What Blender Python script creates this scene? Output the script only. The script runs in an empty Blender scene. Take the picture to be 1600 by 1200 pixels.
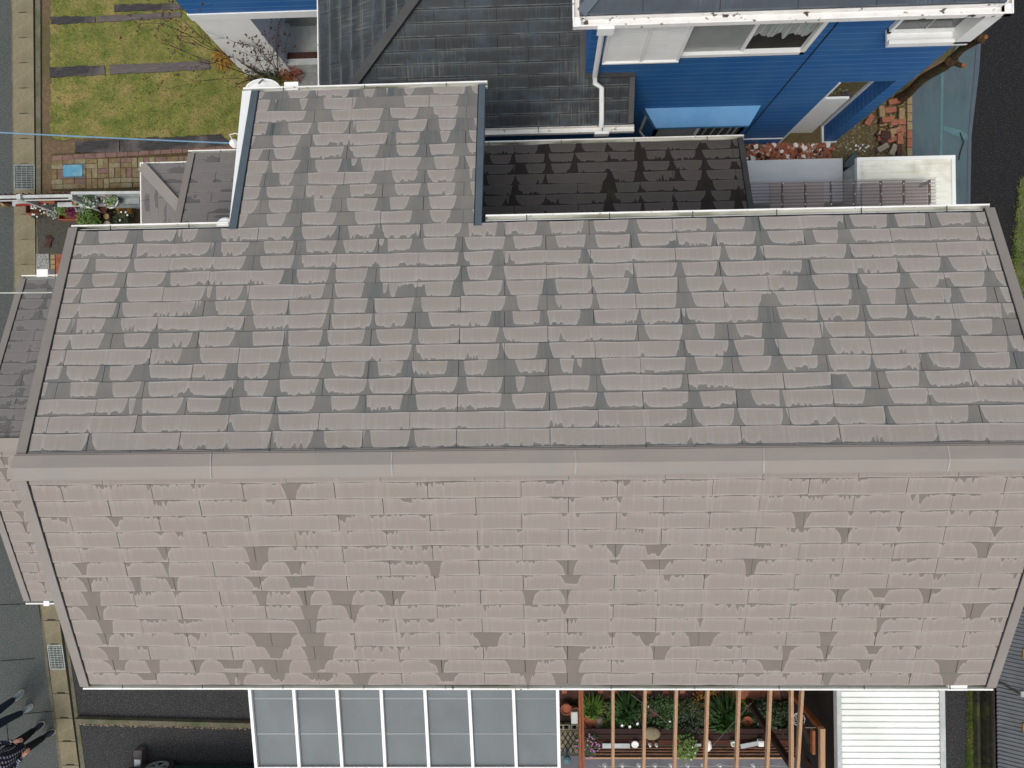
import bpy, math, random
from mathutils import Vector, Matrix, Euler
# ---------------------------------------------------------------- camera, world, sun, exposure
scn = bpy.context.scene
CH = 13.6                                     # camera height above ground (m)
F = 1082.3                                    # focal length in 1600-px pixels
cam_d = bpy.data.cameras.new('camera'); cam = bpy.data.objects.new('camera', cam_d)
scn.collection.objects.link(cam); scn.camera = cam
cam.location = (0, 0, CH); cam.rotation_euler = (0.0004, 0.0336, -0.0137)
cam_d.sensor_width = 36; cam_d.lens = 36*F/1600; cam_d.clip_end = 500; cam_d.clip_start = .1
scn.render.resolution_x = 1024; scn.render.resolution_y = 768
RM = cam.rotation_euler.to_matrix()
SUN_EL, SUN_AZ = math.radians(63), math.radians(212)     # azimuth clockwise from +Y
w = bpy.data.worlds.new('World'); scn.world = w; w.use_nodes = True
nt = w.node_tree; bg = nt.nodes['Background']
sky = nt.nodes.new('ShaderNodeTexSky'); sky.sky_type = 'NISHITA'; sky.sun_disc = False
sky.sun_elevation = SUN_EL; sky.sun_rotation = SUN_AZ; sky.dust_density = 4; sky.air_density = 1.3; sky.ozone_density = .6
hz = nt.nodes.new('ShaderNodeHueSaturation'); hz.inputs['Saturation'].default_value = .4; nt.links.new(sky.outputs[0], hz.inputs['Color']); nt.links.new(hz.outputs[0], bg.inputs[0]); bg.inputs[1].default_value = .15
sd = bpy.data.lights.new('sun', 'SUN'); so = bpy.data.objects.new('sun', sd); scn.collection.objects.link(so)
sd.energy = .68; sd.angle = math.radians(13); sd.color = (1, .94, .86)
sdir = Vector((math.sin(SUN_AZ)*math.cos(SUN_EL), math.cos(SUN_AZ)*math.cos(SUN_EL), math.sin(SUN_EL)))
so.rotation_euler = sdir.to_track_quat('Z', 'Y').to_euler()
scn.view_settings.view_transform = 'Standard'; scn.view_settings.look = 'None'
scn.view_settings.exposure = .3; scn.view_settings.gamma = 1
RNG = random.Random(7)
C = scn.collection

# ---------------------------------------------------------------- helpers
def P(px, py, z=0.0):
    "world point at height z seen at pixel (px, py) of the 1600x1200 picture"
    d = RM @ Vector(((px-800)/F, -(py-600)/F, -1)); t = (z-CH)/d.z
    return Vector((d.x*t, d.y*t, z))
def PY(px, py, Y):
    "world point on the vertical plane y=Y"
    d = RM @ Vector(((px-800)/F, -(py-600)/F, -1)); t = Y/d.y
    return Vector((d.x*t, Y, CH+d.z*t))
MATS = {}
def mat(name, c1, c2=None, scale=8, rough=.8, bump=0, stretch=(1,1,1), detail=6, metal=0, spec=.3,
        speck=None, lo=.35, hi=.65, c3=None, scale3=.7, alpha=None, bscale=None, trans=0):
    m = bpy.data.materials.new(name); m.use_nodes = True; n = m.node_tree.nodes; l = m.node_tree.links
    b = n['Principled BSDF']; b.inputs['Roughness'].default_value = rough; b.inputs['Metallic'].default_value = metal
    b.inputs['Specular IOR Level'].default_value = spec
    tc = n.new('ShaderNodeTexCoord'); mp = n.new('ShaderNodeMapping'); mp.inputs['Scale'].default_value = stretch
    l.new(tc.outputs['Object'], mp.inputs[0]); col = None
    if c2 is None: c2 = tuple(x*.8 for x in c1)
    no = n.new('ShaderNodeTexNoise'); no.inputs['Scale'].default_value = scale; no.inputs['Detail'].default_value = detail
    no.inputs['Roughness'].default_value = .65
    l.new(mp.outputs[0], no.inputs[0]); r = n.new('ShaderNodeMapRange'); r.inputs[1].default_value = lo; r.inputs[2].default_value = hi
    l.new(no.outputs[0], r.inputs[0]); mx = n.new('ShaderNodeMix'); mx.data_type = 'RGBA'
    mx.inputs[6].default_value = (*c1, 1); mx.inputs[7].default_value = (*c2, 1); l.new(r.outputs[0], mx.inputs[0]); col = mx.outputs[2]
    if c3:
        n3 = n.new('ShaderNodeTexNoise'); n3.inputs['Scale'].default_value = scale3; n3.inputs['Detail'].default_value = 4
        l.new(tc.outputs['Object'], n3.inputs[0]); r3 = n.new('ShaderNodeMapRange'); r3.inputs[1].default_value = .48; r3.inputs[2].default_value = .68
        l.new(n3.outputs[0], r3.inputs[0]); m3 = n.new('ShaderNodeMix'); m3.data_type = 'RGBA'; m3.inputs[7].default_value = (*c3, 1)
        l.new(r3.outputs[0], m3.inputs[0]); l.new(col, m3.inputs[6]); col = m3.outputs[2]
    if speck:
        sc, th, cc = speck; v = n.new('ShaderNodeTexNoise'); v.inputs['Scale'].default_value = sc; v.inputs['Detail'].default_value = 1
        l.new(tc.outputs['Object'], v.inputs[0]); r2 = n.new('ShaderNodeMapRange'); r2.inputs[1].default_value = th; r2.inputs[2].default_value = th+.06
        l.new(v.outputs[0], r2.inputs[0]); m2 = n.new('ShaderNodeMix'); m2.data_type = 'RGBA'; m2.inputs[7].default_value = (*cc, 1)
        l.new(r2.outputs[0], m2.inputs[0]); l.new(col, m2.inputs[6]); col = m2.outputs[2]
    l.new(col, b.inputs['Base Color'])
    if bump:
        bn = n.new('ShaderNodeTexNoise'); bn.inputs['Scale'].default_value = bscale or scale*3; bn.inputs['Detail'].default_value = 4
        l.new(mp.outputs[0], bn.inputs[0]); bp = n.new('ShaderNodeBump'); bp.inputs['Strength'].default_value = bump; bp.inputs['Distance'].default_value = .02
        l.new(bn.outputs[0], bp.inputs['Height']); l.new(bp.outputs[0], b.inputs['Normal'])
    if alpha is not None: b.inputs['Alpha'].default_value = alpha
    if trans: b.inputs['Transmission Weight'].default_value = trans
    MATS[name] = m; return m
def g(h):                                                    # sRGB byte triple -> linear
    return tuple(.78*((x/255)/12.92 if x/255 <= .04045 else ((x/255+.055)/1.055)**2.4) for x in h)

OFF = {}
def tag(o, label=None, cat=None, group=None, kind=None):
    if label: o['label'] = label
    if cat: o['category'] = cat
    if group: o['group'] = group
    if kind: o['kind'] = kind
    return o
def empty(name, loc, label, cat, group=None):
    o = bpy.data.objects.new(name, None); C.objects.link(o); o.location = loc; o.empty_display_size = .2
    OFF[o.name] = Vector(loc); return tag(o, label, cat, group)
class MB:
    def __init__(s): s.v = []; s.f = []; s.mi = []; s.cur = 0; s.att = None
    def face(s, pts):
        k = len(s.v); s.v += [Vector(p) for p in pts]; s.f.append(tuple(range(k, k+len(pts)))); s.mi.append(s.cur); return s
    def box(s, a, b):
        x0,x1 = sorted((a[0],b[0])); y0,y1 = sorted((a[1],b[1])); z0,z1 = sorted((a[2],b[2]))
        return s.prism([(x0,y0),(x1,y0),(x1,y1),(x0,y1)], z0, z1)
    def prism(s, pts, z0, z1):                               # plan polygon extruded; z1 may be a list of heights
        n = len(pts); k = len(s.v); zt = z1 if isinstance(z1, (list, tuple)) else [z1]*n
        a = sum(pts[i][0]*pts[(i+1)%n][1]-pts[(i+1)%n][0]*pts[i][1] for i in range(n))
        if a < 0: pts = list(pts)[::-1]; zt = list(zt)[::-1]
        s.v += [Vector((p[0], p[1], z0)) for p in pts] + [Vector((p[0], p[1], z)) for p, z in zip(pts, zt)]
        s.f.append(tuple(range(k+n-1, k-1, -1))); s.f.append(tuple(range(k+n, k+2*n)))
        for i in range(n):
            j = (i+1) % n; s.f.append((k+i, k+j, k+n+j, k+n+i))
        s.mi += [s.cur]*(n+2); return s
    def bar(s, p0, p1, w, h, up=(0,0,1)):                    # rectangular bar, w sideways, h along up
        p0, p1 = Vector(p0), Vector(p1); d = (p1-p0).normalized(); up = Vector(up)
        if abs(d.dot(up)) > .99: up = Vector((0,1,0))
        sd_ = d.cross(up).normalized(); u = sd_.cross(d).normalized(); k = len(s.v)
        for p in (p0, p1):
            for a, b in ((-1,-1),(1,-1),(1,1),(-1,1)): s.v.append(p + sd_*a*w/2 + u*b*h/2)
        for q in ((0,1,2,3),(7,6,5,4),(0,4,5,1),(1,5,6,2),(2,6,7,3),(3,7,4,0)): s.f.append(tuple(k+i for i in q)); s.mi.append(s.cur)
        return s
    def tube(s, pts, r, n=8, cap=True):
        pts = [Vector(p) for p in pts]; k = len(s.v); m = len(pts); rr = r if isinstance(r, (list, tuple)) else [r]*m
        for i, p in enumerate(pts):
            d = (pts[min(i+1, m-1)]-pts[max(i-1, 0)]).normalized(); a = Vector((0,0,1)) if abs(d.z) < .9 else Vector((1,0,0))
            x = d.cross(a).normalized(); y = d.cross(x)
            for q in range(n):
                t = 2*math.pi*q/n; s.v.append(p + (x*math.cos(t)+y*math.sin(t))*rr[i])
        for i in range(m-1):
            for q in range(n):
                q2 = (q+1) % n; s.f.append((k+i*n+q, k+i*n+q2, k+(i+1)*n+q2, k+(i+1)*n+q)); s.mi.append(s.cur)
        if cap: s.f.append(tuple(k+q for q in range(n-1,-1,-1))); s.f.append(tuple(k+(m-1)*n+q for q in range(n))); s.mi += [s.cur]*2
        return s
    def lathe(s, c, prof, n=20, sx=1, sy=1):                 # prof: (r, z) pairs
        c = Vector(c); k = len(s.v); m = len(prof)
        for r, z in prof:
            for q in range(n):
                t = 2*math.pi*q/n; s.v.append(c+Vector((r*sx*math.cos(t), r*sy*math.sin(t), z)))
        for i in range(m-1):
            for q in range(n):
                q2 = (q+1) % n; s.f.append((k+i*n+q, k+i*n+q2, k+(i+1)*n+q2, k+(i+1)*n+q)); s.mi.append(s.cur)
        s.f.append(tuple(k+(m-1)*n+q for q in range(n))); s.mi.append(s.cur)
        s.f.append(tuple(k+q for q in range(n-1,-1,-1))); s.mi.append(s.cur); return s
    def blob(s, c, r, rng, n=10, m=7, jit=.12):
        c = Vector(c); k = len(s.v)
        for i in range(m+1):
            th = math.pi*i/m
            for q in range(n):
                t = 2*math.pi*q/n; j = 1+rng.uniform(-jit, jit)
                s.v.append(c+Vector((r[0]*math.sin(th)*math.cos(t)*j, r[1]*math.sin(th)*math.sin(t)*j, r[2]*math.cos(th))))
        for i in range(m):
            for q in range(n):
                q2 = (q+1) % n; s.f.append((k+i*n+q, k+(i+1)*n+q, k+(i+1)*n+q2, k+i*n+q2)); s.mi.append(s.cur)
        return s
    def leaf(s, p, d, L, wd, up=Vector((0,0,1))):
        d = d.normalized(); x = d.cross(up)
        x = x.normalized() if x.length > .01 else Vector((1,0,0)); k = len(s.v)
        s.v += [p, p+d*L*.5+x*wd/2, p+d*L, p+d*L*.5-x*wd/2]; s.f.append((k,k+1,k+2,k+3)); s.mi.append(s.cur); return s
    def split(s, name, m, parent=None, smooth=False):
        "one object per connected piece"
        lab = list(range(len(s.v)))
        def find(i):
            while lab[i] != i: lab[i] = lab[lab[i]]; i = lab[i]
            return i
        for f in s.f:
            for i in f[1:]:
                a, b = find(f[0]), find(i)
                if a != b: lab[b] = a
        comp = {}
        for f, mi in zip(s.f, s.mi): comp.setdefault(find(f[0]), []).append((f, mi))
        out = []
        for fs in comp.values():
            t = MB(); idx = {}
            for f, mi in fs:
                for i in f:
                    if i not in idx: idx[i] = len(t.v); t.v.append(s.v[i])
                t.f.append(tuple(idx[i] for i in f)); t.mi.append(mi)
            out.append(t.build(name, m, parent, smooth))
        return out
    def build(s, name, m, parent=None, smooth=False, at=None):
        off = OFF.get(parent.name, Vector((0,0,0))) if parent else None
        if off is None:
            if at is None:
                xs = [v.x for v in s.v]; ys = [v.y for v in s.v]; at = Vector(((min(xs)+max(xs))/2, (min(ys)+max(ys))/2, min(v.z for v in s.v)))
            off = Vector(at)
        me = bpy.data.meshes.new(name); me.from_pydata([v-off for v in s.v], [], s.f)
        for mm in (m if isinstance(m, (list, tuple)) else [m]): me.materials.append(mm)
        if isinstance(m, (list, tuple)): me.polygons.foreach_set('material_index', s.mi)
        if smooth: me.polygons.foreach_set('use_smooth', [True]*len(s.f))
        if s.att:
            for an, vals in s.att.items():
                a = me.attributes.new(an, 'FLOAT_VECTOR', 'POINT'); a.data.foreach_set('vector', [c for v in vals for c in v])
        me.update(); o = bpy.data.objects.new(name, me); C.objects.link(o)
        if parent: o.parent = parent; OFF[o.name] = off
        else: o.location = off; OFF[o.name] = off
        return o
def copy_tree(o, loc=None, rz=None, label=None, scale=None):
    c = o.copy(); C.objects.link(c)
    for ch in list(o.children):
        d = ch.copy(); C.objects.link(d); d.parent = c
        for g2 in list(ch.children):
            e = g2.copy(); C.objects.link(e); e.parent = d
    if loc is not None: c.location = loc
    if rz is not None: c.rotation_euler.z = rz
    if label: c['label'] = label
    if scale: c.scale = (scale,)*3
    return c
def gpoly(name, px, z, m, **kw):                             # flat sheet from pixel outline
    mb = MB(); mb.face([P(x, y, z) for x, y in px][::-1]); o = mb.build(name, m); tag(o, kind='structure'); return o

# ---------------------------------------------------------------- materials
M = {}
M['asph_road'] = mat('asphalt_road', g((86,90,88)), g((69,74,72)), 38, .9, .4, speck=(66,.6,g((126,130,122))), c3=g((74,80,77)), scale3=1.2)
M['asph_dark'] = mat('asphalt_dark', g((56,57,58)), g((42,43,45)), 44, .9, .4, speck=(60,.6,g((112,110,104))), c3=g((52,53,56)), scale3=1.1)
M['asph_black'] = mat('asphalt_black', g((32,32,34)), g((20,21,22)), 46, .85, .3, speck=(56,.63,g((84,84,80))))
M['conc'] = mat('concrete_lid', g((146,136,110)), g((128,120,96)), 20, .9, .25, speck=(70,.62,g((108,102,84))), c3=g((122,116,92)), scale3=2)
M['conc2'] = mat('concrete_curb', g((122,116,98)), g((98,95,78)), 18, .9, .25, c3=g((86,92,62)), scale3=2.5)
M['conc_dk'] = mat('concrete_dark', g((84,80,72)), g((66,64,58)), 16, .9, .2, speck=(60,.72,g((150,146,134))))
M['soil'] = mat('soil', g((122,100,78)), g((96,82,64)), 12, 1, .5, speck=(90,.63,g((150,132,108))), c3=g((88,84,52)), scale3=1.7)
M['dark_soil'] = mat('dark_soil', g((58,44,34)), g((34,27,22)), 22, 1, .6, speck=(70,.66,g((98,74,50))))
M['gravel'] = mat('gravel', g((128,112,76)), g((82,72,48)), 55, 1, .7, speck=(90,.62,g((176,160,124))), c3=g((96,88,52)), scale3=2)
M['white_gravel'] = mat('white_gravel', g((190,190,186)), g((96,96,92)), 42, 1, .8)
M['grass'] = mat('lawn_green', g((134,134,68)), g((96,112,48)), 3.4, 1, .9, c3=g((158,142,88)), scale3=2.1, bscale=60, speck=(60,.58,g((156,148,92))), lo=.4, hi=.6)
M['blade'] = mat('grass_blade', g((122,122,58)), g((86,100,40)), 3, .8, c3=g((150,134,78)), scale3=1.9)
M['sleeper'] = mat('weathered_timber', g((76,74,74)), g((48,46,48)), 6, .9, .5, stretch=(1,14,1), c3=g((104,98,94)), scale3=3)
M['sleeper_g'] = mat('greyed_timber', g((118,110,108)), g((84,78,78)), 6, .9, .5, stretch=(1,16,1))
M['brick_path'] = mat('path_brick', g((140,124,90)), g((106,92,62)), 9, .95, .3, c3=g((122,100,80)), scale3=3.5)
M['path_red'] = mat('path_brick_red', g((136,108,98)), g((112,88,80)), 9, .95, .3)
M['path_grey'] = mat('path_brick_grey', g((150,140,112)), g((120,110,84)), 11, .95, .3)
M['mortar'] = mat('path_joint', g((96,84,52)), g((66,58,36)), 14, 1, .3)
M['white'] = mat('white_paint', (.8,.81,.8), (.74,.75,.73), 3, .5)
M['gutter'] = mat('white_gutter', (.8,.8,.78), (.66,.65,.6), 6, .45, stretch=(.4,1,1), speck=(16,.7,(.2,.2,.15)))
M['gutter_in'] = mat('gutter_silt', (.55,.55,.5), (.4,.41,.34), 3, .9, stretch=(.5,1,1), c3=g((104,108,76)), scale3=1.1)
M['gutter_dirty'] = mat('mouldy_gutter', (.8,.79,.76), (.72,.7,.66), 5, .5, speck=(11,.66,(.08,.07,.05)))
M['taupe'] = mat('taupe_metal', g((143,136,130)), g((136,129,123)), 3, .55, spec=.4)
M['ridge'] = mat('ridge_metal', g((158,149,141)), g((150,142,135)), 2.5, .6, stretch=(.3,2,1), c3=g((147,143,137)), scale3=1.4)
M['verge_dk'] = mat('slate_blue_metal', g((84,97,106)), g((76,88,97)), 4, .45, spec=.5)
M['verge_gy'] = mat('grey_metal', g((78,77,76)), g((66,66,67)), 4, .5)
M['black'] = mat('black_gap', (.012,.012,.012), (.02,.02,.02), 5, .9)
M['cream_wall'] = mat('cream_siding', g((196,190,178)), g((180,174,162)), 5, .9, .15)
M['blue_wall'] = None
M['glass'] = mat('window_glass', (.05,.06,.06), (.07,.08,.08), 1, .05, spec=.8)
M['glass_lt'] = mat('pale_glass', g((176,180,177)), g((160,165,162)), 2, .25, spec=.6)  # frosted louvres; on the upper window its grey holds a painted reflection
M['dark_room'] = mat('dim_room', g((60,56,52)), g((40,38,36)), 2, .9)
M['curtain'] = mat('lace_curtain', g((198,200,196)), g((150,160,156)), 5, .9, .4, stretch=(6,1,.6))
M['poly'] = mat('grey_polycarbonate', g((116,123,126)), g((107,114,117)), 1.6, .5, stretch=(1,.35,1), c3=g((102,108,112)), spec=.35)
M['wood_lt'] = mat('bleached_timber', g((196,160,128)), g((170,134,102)), 8, .8, .2, stretch=(8,1,1))
M['wood_or'] = mat('orange_timber', g((160,96,60)), g((128,72,42)), 8, .8, .2, stretch=(8,1,1))
M['bench'] = mat('weathered_bench', g((136,92,64)), g((86,54,38)), 6, .85, .3, stretch=(1,10,1), lo=.4, hi=.6)
M['wood_dk'] = mat('dark_deck', g((62,38,32)), g((40,25,22)), 7, .8, .3, stretch=(1,10,1))
M['wood_rd'] = mat('reddish_board', g((96,52,38)), g((70,38,30)), 7, .8, .3, stretch=(1,10,1))
M['terra'] = mat('terracotta', g((164,98,74)), g((128,74,54)), 10, .9, .1)
M['brick'] = mat('red_brick', g((176,116,90)), g((142,84,64)), 12, .95, .4, c3=g((132,100,84)), scale3=3)
M['brick_y'] = mat('tan_brick', g((168,146,108)), g((138,116,84)), 12, .95, .4)
M['brick_d'] = mat('dark_red_paver', g((90,60,53)), g((60,41,37)), 12, .95, .3)
M['rubble'] = mat('brick_rubble', g((182,110,80)), g((128,70,52)), 26, .95, .4, c3=g((206,182,160)), scale3=13)
M['leaf'] = mat('leaf_green', g((58,96,38)), g((26,56,22)), 9, .6, spec=.4, lo=.3, hi=.7)
M['turf'] = mat('turf_blade', g((124,140,62)), g((84,112,44)), 5, .8, c3=g((138,132,74)), scale3=2.5)
M['leaf_l'] = mat('leaf_bright', g((106,138,52)), g((70,108,38)), 9, .6, spec=.4)
M['leaf_d'] = mat('leaf_dark', g((44,68,32)), g((22,42,18)), 9, .55, spec=.4)
M['leaf_r'] = mat('leaf_magenta', g((130,44,84)), g((92,30,56)), 9, .7)
M['leaf_o'] = mat('leaf_russet', g((168,84,60)), g((112,50,40)), 9, .8)
M['leaf_y'] = mat('leaf_ochre', g((176,138,60)), g((130,96,44)), 9, .8)
M['leaf_w'] = mat('leaf_silver', g((200,206,196)), g((124,140,120)), 12, .8)
M['petal_p'] = mat('petal_pink', g((206,140,196)), g((170,100,160)), 9, .8)
M['petal_w'] = mat('petal_white', (.8,.8,.78), (.6,.62,.58), 9, .8)
M['bark'] = mat('bark', g((92,70,46)), g((46,36,24)), 14, .95, .6, c3=g((62,72,34)), scale3=4)
M['bark_cut'] = mat('cut_wood', g((168,112,62)), g((110,70,40)), 30, .9)
M['twig'] = mat('bare_twig', g((98,78,70)), g((68,52,46)), 14, .9)
M['steel'] = mat('galvanised_steel', g((170,176,170)), g((140,148,142)), 12, .45, metal=.3)
M['alu'] = mat('aluminium', g((176,184,184)), g((150,158,158)), 6, .4, metal=.2)
M['alu_w'] = mat('pale_aluminium', g((205,208,205)), g((180,184,182)), 6, .5)
M['blue_lid'] = mat('blue_plastic', g((96,160,186)), g((80,142,170)), 12, .6, c3=g((120,168,180)), scale3=8)
M['red'] = mat('dull_red', g((150,48,44)), g((118,36,34)), 8, .7)
M['maroon'] = mat('maroon_lattice', g((96,44,46)), g((70,30,32)), 8, .7)
M['cable_b'] = mat('blue_cable', g((128,166,190)), g((112,150,176)), 8, .5)
M['cable_w'] = mat('white_cable', g((198,202,188)), g((176,180,170)), 8, .5)
M['teal'] = mat('weed_sheet', g((90,106,112)), g((76,92,99)), 5, .8, .15, stretch=(1,.3,1), c3=g((80,104,110)), speck=(28,.72,g((120,120,104))))
M['teal_s'] = mat('weed_sheet_tape', g((92,128,132)), g((82,116,120)), 5, .7)
M['stone'] = mat('round_stone', g((150,138,112)), g((122,112,88)), 20, .95, .4)
M['block'] = mat('cement_block', g((158,152,136)), g((130,124,108)), 16, .95, .3)
M['rubber'] = mat('tyre', (.02,.02,.02), (.03,.03,.03), 8, .8)
M['car'] = mat('green_paint', g((24,62,58)), g((20,54,50)), 2, .12, spec=.8)
M['chrome'] = mat('alloy', (.62,.64,.64), (.5,.52,.52), 5, .25, metal=.6)
M['metal_dk'] = mat('dark_corrugated', g((96,100,104)), g((84,88,92)), 3, .5, metal=.2)
M['lichen'] = mat('mossy_wall', g((74,72,58)), g((48,46,40)), 14, 1, .3, c3=g((84,90,54)), scale3=4)
M['shed_w'] = mat('white_sheet', (.8,.81,.79), (.75,.77,.74), 2, .45, c3=(.7,.72,.66), scale3=1.2)
M['shed_rust'] = mat('stained_white_sheet', (.78,.78,.7), (.7,.71,.6), 3, .5, stretch=(1,5,1), c3=(.5,.46,.36), scale3=2.4)
M['grey_box'] = mat('pale_grey_lid', g((206,211,214)), g((192,198,201)), 1.5, .5, stretch=(1,3,1))
M['blue_roof'] = mat('bay_blue', g((92,160,214)), g((80,148,204)), 3, .4, c3=g((104,166,214)), spec=.5)
M['skin'] = mat('skin', g((206,158,132)), g((196,146,120)), 9, .6)
M['hair'] = mat('hair', (.015,.012,.01), (.03,.022,.018), 20, .5)
M['jeans'] = mat('blue_denim', g((54,66,84)), g((40,50,66)), 30, .9, .2)
M['blackcloth'] = mat('black_cloth', (.012,.012,.013), (.02,.02,.022), 20, .95)
M['greycoat'] = mat('grey_jacket', g((70,74,84)), g((58,62,72)), 20, .9, .2)
M['shoe_g'] = mat('grey_shoe', g((150,160,160)), g((120,132,134)), 20, .8)
M['shoe_n'] = mat('navy_shoe', g((42,44,58)), g((30,32,44)), 20, .8)
M['sole'] = mat('pale_sole', g((206,198,186)), g((190,180,170)), 20, .8)
M['glassfloor'] = mat('clear_bulb', (.75,.76,.76), (.6,.62,.62), 6, .15)

def plaid_mat():
    m = bpy.data.materials.new('plaid_shirt'); m.use_nodes = True; n = m.node_tree.nodes; l = m.node_tree.links; b = n['Principled BSDF']
    tc = n.new('ShaderNodeTexCoord'); sx = n.new('ShaderNodeSeparateXYZ'); l.new(tc.outputs['Object'], sx.inputs[0])
    outs = []
    a = n.new('ShaderNodeMath'); a.operation = 'ADD'; l.new(sx.outputs[0], a.inputs[0]); l.new(sx.outputs[1], a.inputs[1])
    for src in (a.outputs[0], sx.outputs[2]):
        q = n.new('ShaderNodeMath'); q.operation = 'MULTIPLY'; q.inputs[1].default_value = 120; l.new(src, q.inputs[0])
        s_ = n.new('ShaderNodeMath'); s_.operation = 'SINE'; l.new(q.outputs[0], s_.inputs[0])
        gt = n.new('ShaderNodeMath'); gt.operation = 'GREATER_THAN'; gt.inputs[1].default_value = 0.1; l.new(s_.outputs[0], gt.inputs[0]); outs.append(gt)
    ad = n.new('ShaderNodeMath'); ad.operation = 'ADD'; l.new(outs[0].outputs[0], ad.inputs[0]); l.new(outs[1].outputs[0], ad.inputs[1])
    dv = n.new('ShaderNodeMath'); dv.operation = 'MULTIPLY'; dv.inputs[1].default_value = .5; l.new(ad.outputs[0], dv.inputs[0])
    cr = n.new('ShaderNodeValToRGB'); l.new(dv.outputs[0], cr.inputs[0]); e = cr.color_ramp.elements
    e[0].color = (*g((20,20,34)), 1); e[1].color = (*g((196,196,208)), 1); e.new(.5).color = (*g((46,46,66)), 1)
    l.new(cr.outputs[0], b.inputs['Base Color']); b.inputs['Roughness'].default_value = .9; return m
M['plaid'] = plaid_mat()

def siding_mat():
    m = bpy.data.materials.new('blue_siding'); m.use_nodes = True; n = m.node_tree.nodes; l = m.node_tree.links; b = n['Principled BSDF']
    tc = n.new('ShaderNodeTexCoord'); sx = n.new('ShaderNodeSeparateXYZ'); l.new(tc.outputs['Object'], sx.inputs[0])
    q = n.new('ShaderNodeMath'); q.operation = 'MULTIPLY'; q.inputs[1].default_value = 1/.152; l.new(sx.outputs[2], q.inputs[0])
    fr = n.new('ShaderNodeMath'); fr.operation = 'FRACT'; l.new(q.outputs[0], fr.inputs[0])
    lt = n.new('ShaderNodeMath'); lt.operation = 'LESS_THAN'; lt.inputs[1].default_value = .07; l.new(fr.outputs[0], lt.inputs[0])
    no = n.new('ShaderNodeTexNoise'); no.inputs['Scale'].default_value = 40; l.new(tc.outputs['Object'], no.inputs[0])
    mx = n.new('ShaderNodeMix'); mx.data_type = 'RGBA'; mx.inputs[6].default_value = (*g((42,112,182)), 1); mx.inputs[7].default_value = (*g((32,98,168)), 1)
    l.new(no.outputs[0], mx.inputs[0])
    m2 = n.new('ShaderNodeMix'); m2.data_type = 'RGBA'; m2.inputs[7].default_value = (*g((116,176,216)), 1); l.new(mx.outputs[2], m2.inputs[6])
    ml = n.new('ShaderNodeMath'); ml.operation = 'MULTIPLY'; ml.inputs[1].default_value = .7; l.new(lt.outputs[0], ml.inputs[0]); l.new(ml.outputs[0], m2.inputs[0])
    nf = n.new('ShaderNodeTexNoise'); nf.inputs['Scale'].default_value = 1.3; nf.inputs['Detail'].default_value = 5; l.new(tc.outputs['Object'], nf.inputs[0])
    rf_ = n.new('ShaderNodeMapRange'); rf_.inputs[1].default_value = .42; rf_.inputs[2].default_value = .7; rf_.inputs[4].default_value = .4; l.new(nf.outputs[0], rf_.inputs[0])
    m4 = n.new('ShaderNodeMix'); m4.data_type = 'RGBA'; m4.inputs[7].default_value = (*g((84,138,180)), 1); l.new(rf_.outputs[0], m4.inputs[0]); l.new(m2.outputs[2], m4.inputs[6])
    l.new(m4.outputs[2], b.inputs['Base Color']); b.inputs['Roughness'].default_value = .6
    bp = n.new('ShaderNodeBump'); bp.inputs['Strength'].default_value = .3; bp.inputs['Distance'].default_value = .02; l.new(no.outputs[0], bp.inputs['Height']); l.new(bp.outputs[0], b.inputs['Normal'])
    return m
M['blue_wall'] = siding_mat()

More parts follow.
